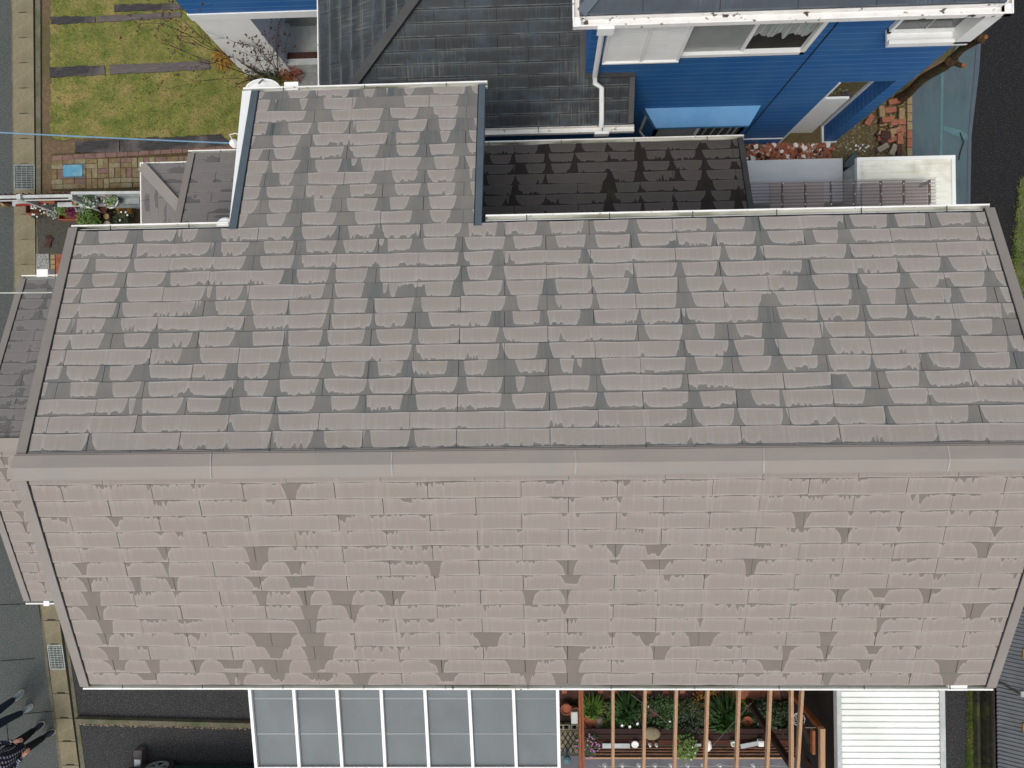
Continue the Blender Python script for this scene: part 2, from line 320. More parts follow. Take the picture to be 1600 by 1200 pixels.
def slate_mat(name, dry_a, dry_b, wet_a, wet_b, halo, stainc, blotch=0, moss=0):
    m = bpy.data.materials.new(name); m.use_nodes = True; N = m.node_tree.nodes; L = m.node_tree.links; b = N['Principled BSDF']
    def mth(op, a, c=None, clamp=False):
        q = N.new('ShaderNodeMath'); q.operation = op; q.use_clamp = clamp
        for i, x in enumerate((a, c)):
            if x is None: continue
            if isinstance(x, (int, float)): q.inputs[i].default_value = x
            else: L.new(x, q.inputs[i])
        return q.outputs[0]
    def rng(x, a, c, to0=0, to1=1):
        q = N.new('ShaderNodeMapRange'); q.inputs[1].default_value = a; q.inputs[2].default_value = c; q.inputs[3].default_value = to0; q.inputs[4].default_value = to1
        L.new(x, q.inputs[0]); return q.outputs[0]
    def mix(f, a, c):
        q = N.new('ShaderNodeMix'); q.data_type = 'RGBA'
        if isinstance(f, (int, float)): q.inputs[0].default_value = f
        else: L.new(f, q.inputs[0])
        for i, x in ((6, a), (7, c)):
            if isinstance(x, tuple): q.inputs[i].default_value = (*x, 1)
            else: L.new(x, q.inputs[i])
        return q.outputs[2]
    def noise(vec, sc, st, det=3, rough=.5):
        mp = N.new('ShaderNodeMapping'); mp.inputs['Scale'].default_value = st; L.new(vec, mp.inputs[0])
        q = N.new('ShaderNodeTexNoise'); q.inputs['Scale'].default_value = sc; q.inputs['Detail'].default_value = det; q.inputs['Roughness'].default_value = rough
        L.new(mp.outputs[0], q.inputs[0]); return q.outputs[0]
    a1 = N.new('ShaderNodeAttribute'); a1.attribute_name = 'sl'; s1 = N.new('ShaderNodeSeparateXYZ'); L.new(a1.outputs['Vector'], s1.inputs[0])
    a2 = N.new('ShaderNodeAttribute'); a2.attribute_name = 'us'; s2 = N.new('ShaderNodeSeparateXYZ'); L.new(a2.outputs['Vector'], s2.inputs[0])
    h, t, r = s1.outputs; st = s2.outputs[2]; V = a2.outputs['Vector']
    n1 = noise(V, 1, (60, 26, 0), 3); n2 = noise(V, 1, (34, 1.6, 0), 3, .6); n3 = noise(V, 1, (1.1, 2.1, 0), 3); n4 = noise(V, 1, (230, 230, 0), 2)
    d = mth('SUBTRACT', h, t); d2 = mth('ADD', d, mth('MULTIPLY', mth('SUBTRACT', n1, .5), .16))
    if blotch:
        nb = noise(V, 1, (2.4, 3.6, 0), 4, .6); d2 = mth('ADD', d2, rng(nb, .5, .62, 0, blotch))
    wet = rng(d2, -.012, .022)
    a3 = N.new('ShaderNodeAttribute'); a3.attribute_name = 'tn'; s3 = N.new('ShaderNodeSeparateXYZ'); L.new(a3.outputs['Vector'], s3.inputs[0]); eg, tone, _ = s3.outputs
    dry = mix(mth('ADD', mth('MULTIPLY', rng(n3, .35, .65), .4), mth('MULTIPLY', tone, .6)), dry_a, dry_b); dry = mix(mth('MULTIPLY', r, .35), dry, mix(.5, dry_b, halo))
    dry = mix(mth('MULTIPLY', mth('MULTIPLY', eg, rng(n2, .42, .66)), .42), dry, halo)
    hf = mth('MULTIPLY', rng(d2, -.34, -.02), rng(n2, .3, .7, .1, .25 if 'neighbour' in name else .75)); dry = mix(hf, dry, halo); dry = mix(mth('MULTIPLY', rng(d2, -.1, -.03), .6), dry, halo)
    dry = mix(mth('MULTIPLY', rng(n2, .53, .72), .3), dry, halo)
    nl = noise(V, 1, (3.2, 5.3, 0), 3); crust = mth('MULTIPLY', rng(t, .88, .98), rng(nl, .38, .56, .1, 1)); dry = mix(crust, dry, halo)
    wt = mix(rng(noise(V, 1, (5, 3, 0), 3), .35, .65), wet_a, wet_b)
    ds = mth('MULTIPLY', st, rng(n2, .35, .7, .3, 1), clamp=True); wt = mix(ds, wt, stainc)
    col = mix(wet, dry, wt)
    col = mix(mth('MULTIPLY', ds, .12), col, stainc)
    dl = mth('MULTIPLY', rng(t, .1, .045), rng(noise(V, 1, (2.6, 7.1, 0), 3), .36, .56, .35, 1)); col = mix(dl, col, stainc)
    gr = rng(n4, .3, .7, .93, 1.06); hs = N.new('ShaderNodeHueSaturation'); L.new(gr, hs.inputs['Value']); L.new(col, hs.inputs['Color']); col = hs.outputs[0]
    if 'neighbour' in name:
        pt = mth('MULTIPLY', rng(noise(V, 1, (.9, 1.3, 0), 4, .6), .54, .68), rng(n2, .42, .6, .1, .8)); col = mix(pt, col, halo)
        col = mix(rng(noise(V, 1, (2.2, 3.4, 0), 4, .6), .5, .66, 0, .4), col, g((78,96,108)))
    if moss:
        mm = rng(noise(V, 1, (2.0, 1.1, 0), 4, .6), .60, .72, 0, moss); col = mix(mm, col, g((104,100,62)))
    L.new(col, b.inputs['Base Color']); L.new(rng(wet, 0, 1, .62, .45) if 'neighbour' in name else rng(wet, 0, 1, .8, .72), b.inputs['Roughness']); b.inputs['Specular IOR Level'].default_value = .16 if 'neighbour' in name else .22
    bp = N.new('ShaderNodeBump'); bp.inputs['Strength'].default_value = .25; bp.inputs['Distance'].default_value = .01
    L.new(mth('ADD', n2, mth('MULTIPLY', n4, .5)), bp.inputs['Height']); L.new(bp.outputs[0], b.inputs['Normal'])
    return m
M['sl_n'] = slate_mat('slate_north', g((157,148,141)), g((153,146,138)), g((133,129,123)), g((124,122,118)), g((177,172,167)), g((84,92,94)))
M['sl_s'] = slate_mat('slate_south', g((150,139,133)), g((147,140,131)), g((129,121,113)), g((125,118,110)), g((171,162,155)), g((97,92,88)))
M['sl_dk'] = slate_mat('slate_shaded_annex', g((92,86,82)), g((86,81,78)), g((50,45,41)), g((44,40,38)), g((98,94,92)), g((32,33,33)), moss=.2)  # damp slate; shade of the main roof is also put into these tones
M['sl_annex'] = slate_mat('slate_west_annex', g((130,124,121)), g((120,117,115)), g((110,107,105)), g((103,102,100)), g((138,135,132)), g((80,82,82)), blotch=.8, moss=.5)
M['sl_blue'] = slate_mat('slate_neighbour', g((54,57,60)), g((42,47,52)), g((34,40,45)), g((28,34,40)), g((112,116,114)), g((14,18,22)))
M['sl_blue2'] = slate_mat('slate_neighbour_upper', g((74,79,86)), g((66,72,80)), g((60,66,73)), g((54,61,68)), g((98,106,114)), g((34,40,47)))

# ---------------------------------------------------------------- slate roofs
K = .394; CS = 1/math.sqrt(1+K*K); SN = K*CS; EX = .182
def hprofile(us, uj, rng, pr, carry={}, kk0=0):
    n = len(us); h = [pr['base']*(.6+.8*rng.random()) for _ in range(1)]*n; h = list(h); st = [0.0]*n
    # soft base undulation
    ph = [rng.uniform(0, 6.28) for _ in range(3)]
    for i, u in enumerate(us): h[i] += .03*math.sin(u*5+ph[0])+.025*math.sin(u*13+ph[1])
    for k, u0 in enumerate(uj):
        full = rng.random() < pr['pfull'](u0)+(pr.get('keep', .12) if carry.get(kk0+k) else -.02); carry[kk0+k] = full; wm = pr['wf'](u0) if 'wf' in pr else 1
        u0 += rng.uniform(-.03, .03)
        if full:
            wl = max(.004, rng.gauss(*pr['w'])); wr = max(.004, rng.gauss(*pr['w'])); pk = 1.15; wl *= wm; wr *= wm; wl, wr = (wl*2.6, wr) if rng.random() < pr.get('wide', .06) else (wl, wr); fl = rng.uniform(*pr['f']); fr = rng.uniform(*pr['f'])
            if rng.random() < pr.get('lower', .1): pk = rng.uniform(.6, .95)
        else:
            if rng.random() < pr['pnone']: continue
            wl = wr = rng.uniform(.0, .012); pk = rng.uniform(*pr['pk']); fl = rng.uniform(.03, .16); fr = rng.uniform(.03, .16)
        stv = rng.random()**2*pr['stain'] if full or rng.random() < .2 else 0
        for i, u in enumerate(us):
            x = u-u0
            if abs(x) > .6: continue
            if -wl < x < wr: v = pk
            else:
                y = (x-wr)/fr if x > 0 else (-x-wl)/fl; v = pk*(1-math.sqrt(max(0, 1-(1-y)**2))) if 0 <= y < 1 else 0
            if v > h[i]: h[i] = v
            if stv: st[i] = max(st[i], stv*math.exp(-(x/(.09+wl*.5))**2))
    # dry slits left inside wide damp patches
    for _ in range(int((us[-1]-us[0])*pr.get('slit', 1.1))):
        i0 = rng.randint(0, n-1)
        if h[i0] < .9: continue
        lo = rng.uniform(.15, .6); k_ = rng.randint(1, 4)
        for i in range(i0, min(n, i0+k_)): h[i] = lo+.1*abs(i-i0-k_/2)
    # ragged teeth
    L = us[-1]-us[0]
    for _ in range(int(L*pr['teeth'])):
        c = us[0]+rng.random()*L if rng.random() < .45 else rng.choice(uj)+rng.gauss(0, .06); nn = rng.randint(1, 6); lo = rng.uniform(.1, pr.get('tl', .6))
        for q in range(nn):
            cu = c+q*rng.uniform(.018, .04); ww = rng.uniform(.008, .02); pk = lo*rng.uniform(.4, 1.1)
            i0 = int((cu-ww-us[0])/STEP)
            for i in range(max(0, i0), max(0, min(n, i0+6))):
                x = abs(us[i]-cu)/ww
                if x < 1: h[i] = max(h[i], .04+pk*(1-x))
    q = 0; amp = 0; stp = 1; hold = 0; val = 0
    for i in range(n):
        if q <= 0: q = rng.randint(9, 30); amp = rng.choice((.02, .03, .05, .14, .26))
        if hold <= 0: hold = rng.choice((1, 1, 2, 2, 3)); val = rng.uniform(-.6, 1)
        q -= 1; hold -= 1
        if h[i] > pr['base']*1.15: h[i] += amp*val
    return h, st
STEP = .0152
def slate_field(name, parent, m, O, ud, vd, rows, bounds, prf, seed, phase=0, halfw=.91, z_off=0.0, gap=(.002,.0075), bounds2=None):
    "rows of real slates down a slope: O = point on the ridge line, ud along it, vd down the slope; rows = [(s0, s1)]"
    rng = random.Random(seed); mb = MB(); sl = []; usl = []; tn = []
    O = Vector(O); ud = Vector(ud).normalized(); vd = Vector(vd).normalized(); nn = ud.cross(vd)
    if nn.z < 0: nn = -nn
    flip = ud.cross(vd).z > 0
    jj = {}; carry = {}
    for ri, (s0, s1) in enumerate(rows):
        b = bounds((s0+s1)/2)
        if b is None: continue
        ua, ub = b; pr = prf(ri); k0 = int(math.floor((ua-phase)/(halfw/2)))-1; k1 = int(math.ceil((ub-phase)/(halfw/2)))+1
        halves = [phase+k*halfw/2 for k in range(k0, k1+1)]
        for k in range(k0, k1+1): jj.setdefault(k, rng.uniform(-.012, .012))
        N = int((ub-ua)/STEP)+1; us = [ua+i*STEP for i in range(N)]; h, st = hprofile(us, halves, rng, pr, carry, k0)
        tone = [rng.random() for _ in range(97)]
        joints = [phase+k*halfw/2+jj[k] for k in range(k0, k1+1) if (k+ri) % 2 == 0]
        edges = [ua]+[j for j in joints if ua+.03 < j < ub-.03]+[ub]
        for e0, e1 in zip(edges[:-1], edges[1:]):
            gp = rng.uniform(*gap); a = e0+gp/2; c = e1-gp/2; nc = max(1, int((c-a)/STEP)); r = rng.random()
            k = len(mb.v); dz = rng.uniform(-.0008, .0008); w0 = rng.uniform(-.002, .002); w1 = rng.uniform(-.002, .002); ph = rng.uniform(0, 6.28); am = rng.uniform(.0015, .005)
            for q in range(nc+1):
                u = a+(c-a)*q/nc; i = min(N-1, max(0, int(round((u-ua)/STEP))))
                se = s1 + w0+(w1-w0)*q/nc + am*math.sin(u*9+ph)
                for (s, z, t) in ((s0-.004, .0015, 0.0), (se, .0085+dz, 1.0), (se, -.003, 1.0)):
                    mb.v.append(O+ud*u+vd*s+nn*(z+z_off)); sl.append((h[i], t, r)); usl.append((u, s, st[i])); cell = (u-phase)/(halfw/2); kc = math.floor(cell); tn.append((max(0, 1-min(cell-kc, kc+1-cell)*halfw/2/.11), tone[int(kc-k0) % 97], 0))
            for q in range(nc):
                x = k+3*q
                for f in ((x, x+3, x+4, x+1), (x+1, x+4, x+5, x+2)):
                    mb.f.append(f[::-1] if flip == False else f); mb.mi.append(0)
    mb.att = {'sl': sl, 'us': usl, 'tn': tn}
    # make normals point up
    f0 = mb.f[0]; a, b_, c_ = (mb.v[i] for i in f0[:3])
    if (b_-a).cross(c_-a).z < 0: mb.f = [f[::-1] for f in mb.f]
    return mb.build(name, m, parent)
def clip(poly, inside, inter):
    out = []
    for i in range(len(poly)):
        a, b = poly[i-1], poly[i]; ia, ib = inside(a), inside(b)
        if ib:
            if not ia: out.append(inter(a, b))
            out.append(b)
        elif ia: out.append(inter(a, b))
    return out
def slate_poly(name, parent, m, O, ud, vd, poly, seed, halfw=.91, exo=EX, phase=0, s_off=0, z_off=0.0, thick=.03, stainp=.35):
    "slates clipped to a convex polygon given in (u, s) coordinates"
    rng = random.Random(seed); mb = MB(); sl = []; usl = []
    O = Vector(O); ud = Vector(ud).normalized(); vd = Vector(vd).normalized(); nn = ud.cross(vd)
    if nn.z < 0: nn = -nn
    ar = sum(poly[i-1][0]*poly[i][1]-poly[i][0]*poly[i-1][1] for i in range(len(poly)))
    if ar < 0: poly = poly[::-1]
    u0 = min(p[0] for p in poly); u1 = max(p[0] for p in poly); s0 = min(p[1] for p in poly); s1 = max(p[1] for p in poly)
    r = 0; s = s0-((s0-s_off) % exo)
    while s < s1:
        k = int(math.floor((u0-phase)/halfw))-1
        while phase+k*halfw < u1:
            ua = phase+k*halfw+(r % 2)*halfw/2; rc = [(ua+.003, s-.003), (ua+halfw-.003, s-.003), (ua+halfw-.003, s+exo), (ua+.003, s+exo)]
            for i in range(len(poly)):
                a, b = poly[i-1], poly[i]; ex, ey = b[0]-a[0], b[1]-a[1]
                fn = lambda p: ex*(p[1]-a[1])-ey*(p[0]-a[0])
                if not rc: break
                rc = clip(rc, lambda p: fn(p) >= -1e-9, lambda p, q: (p[0]+(q[0]-p[0])*fn(p)/(fn(p)-fn(q)), p[1]+(q[1]-p[1])*fn(p)/(fn(p)-fn(q))))
            if len(rc) >= 3:
                k0 = len(mb.v); rr = rng.random(); dz = rng.uniform(-.001, .001); hh = rng.choice((.04, .06, .1)); stn = rng.random()*stainp
                for p in rc:
                    t = min(1, max(0, (p[1]-s)/exo)); mb.v.append(O+ud*p[0]+vd*p[1]+nn*(z_off+.001+.008*t+dz*t)); sl.append((hh, t, rr)); usl.append((p[0], p[1], stn))
                for p in rc:
                    t = min(1, max(0, (p[1]-s)/exo)); mb.v.append(O+ud*p[0]+vd*p[1]+nn*(z_off-.004)); sl.append((hh, t, rr)); usl.append((p[0], p[1], stn))
                n = len(rc); top = tuple(range(k0, k0+n)); a, b_, c_ = (mb.v[i] for i in top[:3])
                up = (b_-a).cross(c_-a).z > 0
                mb.f.append(top if up else top[::-1]); mb.mi.append(0)
                for i in range(n):
                    j = (i+1) % n; f = (k0+i, k0+n+i, k0+n+j, k0+j); mb.f.append(f if up else f[::-1]); mb.mi.append(0)
            k += 1
        s += exo; r += 1
    mb.att = {'sl': sl, 'us': usl}
    o = mb.build(name, m, parent)
    d = MB(); P3 = [O+ud*p[0]+vd*p[1]-nn*.006+nn*z_off for p in poly]
    if (P3[1]-P3[0]).cross(P3[2]-P3[0]).z < 0: P3 = P3[::-1]
    n = len(P3); d.v = P3+[p-nn*thick for p in P3]; d.f = [tuple(range(n)), tuple(range(2*n-1, n-1, -1))]+[(i, n+i, n+(i+1) % n, (i+1) % n) for i in range(n)]; d.mi = [0]*(n+2)
    d.build('roof_deck', M['black'], o); return o
def gutter(parent, p0, p1, out, w=.11, dep=.07, m='gutter', name='gutter', brackets=True, inner='gutter_in'):
    "open channel along an eave, p0-p1 at its inner top edge, out = outward plan direction"
    p0, p1, out = Vector(p0), Vector(p1), Vector(out).normalized(); mb = MB(); zz = Vector((0,0,1)); ln = (p1-p0).length; d = (p1-p0).normalized()
    n = max(2, int(ln/.9)); th = .012
    prof = [(0,0),(0,-dep),(w,-dep),(w,.008),(w-th-.006,.008),(w-th-.006,-.002),(w-th,-.006),(w-th,-dep+th),(th,-dep+th),(th,0)]
    rows = []
    for i in range(n+1):
        q = p0+(p1-p0)*i/n; rows.append(len(mb.v)); mb.v += [q+out*a+zz*b for a, b in prof]
    m_ = len(prof)
    for i in range(n):
        for j in range(m_):
            j2 = (j+1) % m_; mb.f.append((rows[i]+j, rows[i]+j2, rows[i+1]+j2, rows[i+1]+j)); mb.mi.append(1 if j in (7,) else 0)
    for e, fl in ((0, 1), (n, -1)):                          # end caps
        c = [rows[e]+j for j in (0,1,2,3)]; mb.f.append(tuple(c[::fl])); mb.mi.append(0)
    o = mb.build(name, [M[m], M[inner]], parent)
    if brackets:
        b = MB(); k = max(2, int(ln/.9))
        for i in range(k):
            q = p0+d*(ln*(i+.5)/k); b.bar(q+zz*.006, q+out*(w-.01)+zz*.006, .01, .005)
        b.split('gutter_bracket', M['verge_gy'], o)
    return o
# ---------------------------------------------------------------- ground, road, paths
gm = MB(); gm.face([(-150,-150,-.02),(150,-150,-.02),(150,150,-.02),(-150,150,-.02)]); tag(gm.build('ground', M['soil']), kind='structure')
gpoly('road', [(-2500,-1500),(17,-1500),(17,0),(21,430),(22,660),(60,945),(98,1200),(180,1750),(-2500,1750)], 0, M['asph_road'])
gpoly('road_edge_strip', [(17,-600),(20,-600),(20,0),(24,430),(30,660),(66,945),(76.5,1048),(98,1200),(140,1500),(130,1500),(93,1200),(72,1048),(62,945),(22,660),(21,430),(17,0)], .006, M['conc2'])
gpoly('drain_channel', [(19,-600),(54,-600),(54,0),(56,430),(58,660),(92,945),(106,1045),(125,1200),(160,1500),(140,1500),(98,1200),(76.5,1048),(66,945),(24,660),(22,430),(20,0)], .004, M['black'])
gpoly('kerb', [(55,-600),(63,-600),(63,0),(64,430),(66,660),(97,945),(112,1045),(133,1200),(172,1500),(164,1500),(126,1200),(107,1045),(93,945),(59,660),(57,430),(55,0)], .012, M['conc2'])
gpoly('driveway', [(101,960),(112,1045),(133,1200),(180,1600),(900,1600),(900,1000),(101,960)], .003, M['asph_dark'])
gpoly('side_passage', [(1470,980),(1514,980),(1512,1500),(1470,1500)], .003, M['asph_dark'])
gpoly('back_lane', [(1512,-500),(2400,-500),(2400,1000),(1540,1000),(1505,330),(1512,120),(1512,0)], 0, M['asph_black'])
for poly in ([(1420,110),(1440,100),(1442,250),(1423,250)],): pass
# drain lids and grates
def along(y):                                                # left/right x of the drain strip at pixel row y
    if y < 660: return (20+y*.0093, 53+y*.0093)
    t = (y-945); return (66+t*.127, 90.5+t*.134)
tops = [-135,-95,-57.5,-18.5,21,60.5,99.5,139,178.5,218,257]; bots = [297,336,375,414,453]; low = [930,969,1007]; low2 = [1046,1083,1121.6,1158,1195,1232,1270]
lid0 = None
for seq in (tops, bots, low, low2):
    for ya, yb in zip(seq[:-1], seq[1:]):
        a, b = along(ya), along(yb); mb = MB(); c = [P(a[0],ya+.4), P(a[1],ya+.4), P(b[1],yb-.4), P(b[0],yb-.4)]
        if seq is tops or seq is bots:
            if lid0 is None:
                x0, x1, y0, y1 = c[0].x, c[1].x, c[2].y, c[0].y; cx, cy = (x0+x1)/2, (y0+y1)/2; wx, wy = (x1-x0)/2-.004, (y1-y0)/2-.004; nw = .085
                mb.prism([(cx-wx,cy-wy),(cx-nw,cy-wy),(cx-nw,cy-wy+.022),(cx+nw,cy-wy+.022),(cx+nw,cy-wy),(cx+wx,cy-wy),(cx+wx,cy+wy),(cx-wx,cy+wy)], .006, .022)
                lid0 = mb.build('drain_cover', M['conc']); tag(lid0, 'square concrete drain lid with handhold slot beside the lawn and paved path', 'drain cover', 'concrete lids of the upper roadside drain'); L0 = lid0
                l0c = Vector((cx, cy, 0)); base = lid0.location.copy()
            else:
                o = copy_tree(L0); cc = (c[0]+c[2])/2; o.location = (base.x+cc.x-l0c.x, base.y+cc.y-l0c.y, base.z)
        else:
            q = [c[3], c[2], c[1], c[0]]; m0 = (c[3]+c[2])/2; e = (c[2]-c[3]).normalized(); n_ = Vector((-e.y, e.x, 0))
            pts = [c[3], m0-e*.085, m0-e*.085+n_*.022, m0+e*.085+n_*.022, m0+e*.085, c[2], c[1], c[0]]
            mb.prism([(p.x, p.y) for p in pts], .006, .022); o = mb.build('drain_cover', M['conc'])
            tag(o, 'square tan concrete drain lid with handhold slot by the dark driveway', 'drain cover', 'concrete lids of the lower roadside drain')
def grate(y0, y1, lab):
    a, b = along(y0), along(y1); c = [P(a[0]+1,y0+.5), P(a[1]-1,y0+.5), P(b[1]-1,y1-.5), P(b[0]+1,y1-.5)]
    o = empty('drain_grate', ((c[0]+c[2])/2).to_tuple(), lab, 'drain grate'); mb = MB(); zc = Vector((0,0,.014))
    for i in range(14):
        t = (i+.5)/14; mb.bar(c[0].lerp(c[3], t)+zc, c[1].lerp(c[2], t)+zc, .012, .014)
    mb.build('bearing_bars', M['steel'], o); fr = MB()
    for p, q in ((0,1),(1,2),(2,3),(3,0)): fr.bar(c[p]+zc, c[q]+zc, .016, .016)
    for t in (.14, .38, .62, .86): fr.bar(c[0].lerp(c[1], t)+zc*1.5, c[3].lerp(c[2], t)+zc*1.5, .008, .01)
    fr.build('frame', M['steel'], o)
grate(257, 297, 'steel drain grate in the gutter strip beside the blue lid'); grate(1007, 1046, 'steel drain grate beside the corner of the big roof, above the shoes')
# lawn
lawn_px = [(79,-420),(79,0),(78,60),(80,120),(77,170),(79,208),(88,219),(118,217),(160,216),(230,215),(300,212),(345,210),(352,226),(380,228),(420,226),(440,180),(470,120),(470,100),(385,105),(285,0),(200,-90),(200,-420)]
rl = random.Random(8); lawn_e = []
for i in range(len(lawn_px)):
    (xa, ya), (xb, yb) = lawn_px[i], lawn_px[(i+1) % len(lawn_px)]; n = max(1, int(math.hypot(xb-xa, yb-ya)/4))
    lawn_e += [(xa+(xb-xa)*k/n+rl.uniform(-1.6,1.6), ya+(yb-ya)*k/n+rl.uniform(-1.6,1.6)) for k in range(n)]
mb = MB(); mb.face([P(x, y, .012) for x, y in lawn_e][::-1]); lawn = mb.build('lawn', M['grass']); tag(lawn, 'patchy green and straw coloured lawn', 'lawn', kind='stuff')
def inpoly(x, y, pl):
    c = False
    for i in range(len(pl)):
        (x1,y1),(x2,y2) = pl[i-1], pl[i]
        if (y1 > y) != (y2 > y) and x < (x2-x1)*(y-y1)/(y2-y1)+x1: c = not c
    return c
sleepers = [  # quad in pixels, grey?, label
 ([(179,8),(290,7),(291,16),(181,19)], 0, 'dark sleeper nearest the top edge, with its left end at mid lawn'),
 ([(80,28),(150,26),(151,36),(81,39)], 0, 'short dark sleeper at the left end of the upper row, beside the kerb'),
 ([(152,27),(284,20),(284,28),(153,36)], 1, 'long half buried greyish sleeper of the upper row, right of a short dark one'),
 ([(79,106),(165,103),(165,118),(80,122)], 0, 'short dark sleeper in the middle of the lawn by the kerb'),
 ([(172,103),(328,96),(330,109),(173,117)], 1, 'long silvery sleeper in the middle of the lawn with a cracked end'),
 ([(119,222),(188,219),(188,238),(119,239)], 0, 'short charcoal sleeper at the edge of the brick path'),
 ([(189,219),(344,211),(362,225),(355,229),(189,238)], 0, 'long charcoal sleeper under the blue cable, along the brick path')]
for q, gy, lab in sleepers:
    rng = random.Random(int(q[0][0])); pts = []
    for i in range(len(q)):
        a, b = P(*q[i]), P(*q[(i+1) % len(q)]); n = max(2, int((b-a).length/.07))
        for k in range(n):
            p = a.lerp(b, k/n); pts.append((p.x+rng.uniform(-.012,.012), p.y+rng.uniform(-.012,.012)))
    mb = MB(); mb.prism(pts, -.03, .036); tag(mb.build('timber_sleeper', M['sleeper_g' if gy else 'sleeper']), lab, 'timber sleeper', 'sleepers laid across the lawn')
bl = MB(); rng = random.Random(3)
spx = [s[0] for s in sleepers]
for _ in range(26000):
    x, y = rng.uniform(74, 470), rng.uniform(-20, 232)
    if not inpoly(x+rng.uniform(-3,3), y+rng.uniform(-2,2), lawn_px) or any(inpoly(x, y, s) for s in spx): continue
    p = P(x, y, .01); a = rng.uniform(0, 6.28); bl.leaf(p, Vector((math.cos(a)*.5, math.sin(a)*.5, rng.uniform(.5,1.2))), rng.uniform(.02,.05), .008)
tag(bl.build('grass_blades', M['blade']), 'short grass blades covering the lawn', 'grass', kind='stuff')
# brick path
gpoly('path_bed', [(80,241),(310,231),(400,228),(400,300),(80,298)], .004, M['mortar'])
bp = MB(); rng = random.Random(11); A = P(82, 296); B = P(318, 296); T = P(84, 250)
x = A.x; step = .118
nx = int((B.x-A.x)/.236)+1
for i in range(nx):                                           # basket-like random bond
    for j in range(3):
        cx, cy = A.x+i*.236, A.y+j*.2
        if i < 5 and False: continue
        kind = rng.choice('HHV')
        rects = [(0,0,.225,.09),(0,.1,.225,.09)] if kind == 'H' else [(0,0,.105,.19),(.118,0,.105,.19)]
        for (rx, ry, rw, rh) in rects:
            j1 = rng.uniform(-.004,.004); jx = rng.uniform(-.004,.004)
            bp.cur = rng.choice((0,0,0,1,1,2)); bp.box((cx+rx+jx, cy+ry+j1, .0), (cx+rx+rw+jx, cy+ry+rh+j1, .02+rng.uniform(-.003,.004)))
tag(bp.build('path_bricks', [M['brick_path'], M['path_grey'], M['path_red']]), kind='structure')
bp = MB(); a, b = P(82,248), P(372,230); n = 17
for i in range(n):
    p, q = a.lerp(b, i/n), a.lerp(b, (i+.96)/n); bp.bar(p+Vector((0,0,.012)), q+Vector((0,0,.012)), .1, .024)
tag(bp.build('path_border', M['path_red']), kind='structure')
lo = P(115.5, 267.5); e = empty('meter_lid', lo, 'rectangular sky blue plastic lid set in the brick path', 'meter lid')
mb = MB(); mb.box((lo.x-.22, lo.y-.14, 0), (lo.x+.22, lo.y+.14, .022)); mb.build('rim', M['verge_dk'], e)
def rrect(cx, cy, hx, hy, r, n=4):
    o = []
    for qx, qy, a0 in ((1,1,0),(-1,1,90),(-1,-1,180),(1,-1,270)):
        for k in range(n+1):
            a = math.radians(a0+90*k/n); o.append((cx+qx*(hx-r)+r*math.cos(a), cy+qy*(hy-r)+r*math.sin(a)))
    return o
mb = MB(); mb.prism(rrect(lo.x, lo.y, .195, .115, .03), .02, .036); mb.prism(rrect(lo.x, lo.y, .05, .014, .012), .035, .04); mb.build('cover', M['blue_lid'], e)
# front yard south of the fence
gpoly('front_slab', [(57,338),(150,338),(150,396),(60,396)], .014, M['conc_dk'])
gpoly('front_bed', [(50,322),(240,318),(240,362),(110,362),(50,336)], .008, M['dark_soil'])
gpoly('front_concrete', [(62,396),(150,396),(150,480),(63,480)], .005, M['conc2'])
mb = MB(); mb.prism([(p.x,p.y) for p in (P(58,397),P(78,397),P(79,428),P(58,428))], 0, .03); tag(mb.build('pebble_slab', M['white_gravel']), 'speckled pale pebble paving slab below the dark concrete yard', 'paving slab')
for i, (yy, lab) in enumerate(((399,'first'),(407,'second'),(415,'third'),(423,'fourth'))):
    c = P(84, yy+3); mb = MB(); mb.box((c.x-.045, c.y-.045, 0), (c.x+.045, c.y+.045, .03)); tag(mb.build('edging_brick', M['brick_y']), 'small tan brick, %s from the top in the column beside the pebble slab' % lab, 'brick', 'edging bricks by the pebble slab')
mb = MB(); c = P(93, 415); mb.box((c.x-.05, c.y-.22, 0), (c.x+.08, c.y+.22, .035)); tag(mb.build('red_paving_slab', M['terra']), 'pinkish red paving slab partly under the roof edge', 'paving slab')
mb = MB(); c = P(77, 378); mb.prism([(c.x-.09,c.y-.1),(c.x+.05,c.y-.12),(c.x+.07,c.y+.02),(c.x+.11,c.y+.04),(c.x+.03,c.y+.13),(c.x-.05,c.y+.12),(c.x-.04,c.y)], .012, .04)
tag(mb.build('broken_tile', M['brick_d']), 'broken brown tile lying on the dark concrete yard', 'broken tile')

# ---------------------------------------------------------------- main house
RY, RZ = -.743, 7.42-.4                                       # ridge line
def slope_pt(X, s, side):                                     # s along slope, side +1 north, -1 south
    return Vector((X, RY+side*s*CS, RZ-s*SN))
RUN = 2.54/CS; RUNX = 4.33/CS
house = empty('house', (0, RY, 0), 'large house with a taupe patchy slate gable roof and lower wings', 'house')
# walls
wb = MB(); wb.prism([(-4.85,-3.0),(4.6,-3.0),(4.6,1.5),(-.8,1.5),(-.8,3.3),(-3.15,3.3),(-3.15,1.5),(-4.85,1.5)], 0, 5.0)
wb.prism([(-4.85,-3.0),(4.6,-3.0),(4.6,RY),(-4.85,RY)], 5.0, [6.02,6.02,6.9,6.9]); wb.prism([(-4.85,RY),(4.6,RY),(4.6,1.5),(-4.85,1.5)], 5.0, [6.9,6.9,6.02,6.02])
wb.prism([(-3.15,1.5),(-.8,1.5),(-.8,3.3),(-3.15,3.3)], 5.0, [5.98,5.98,5.3,5.3])
wb.build('wall', M['cream_wall'], house)
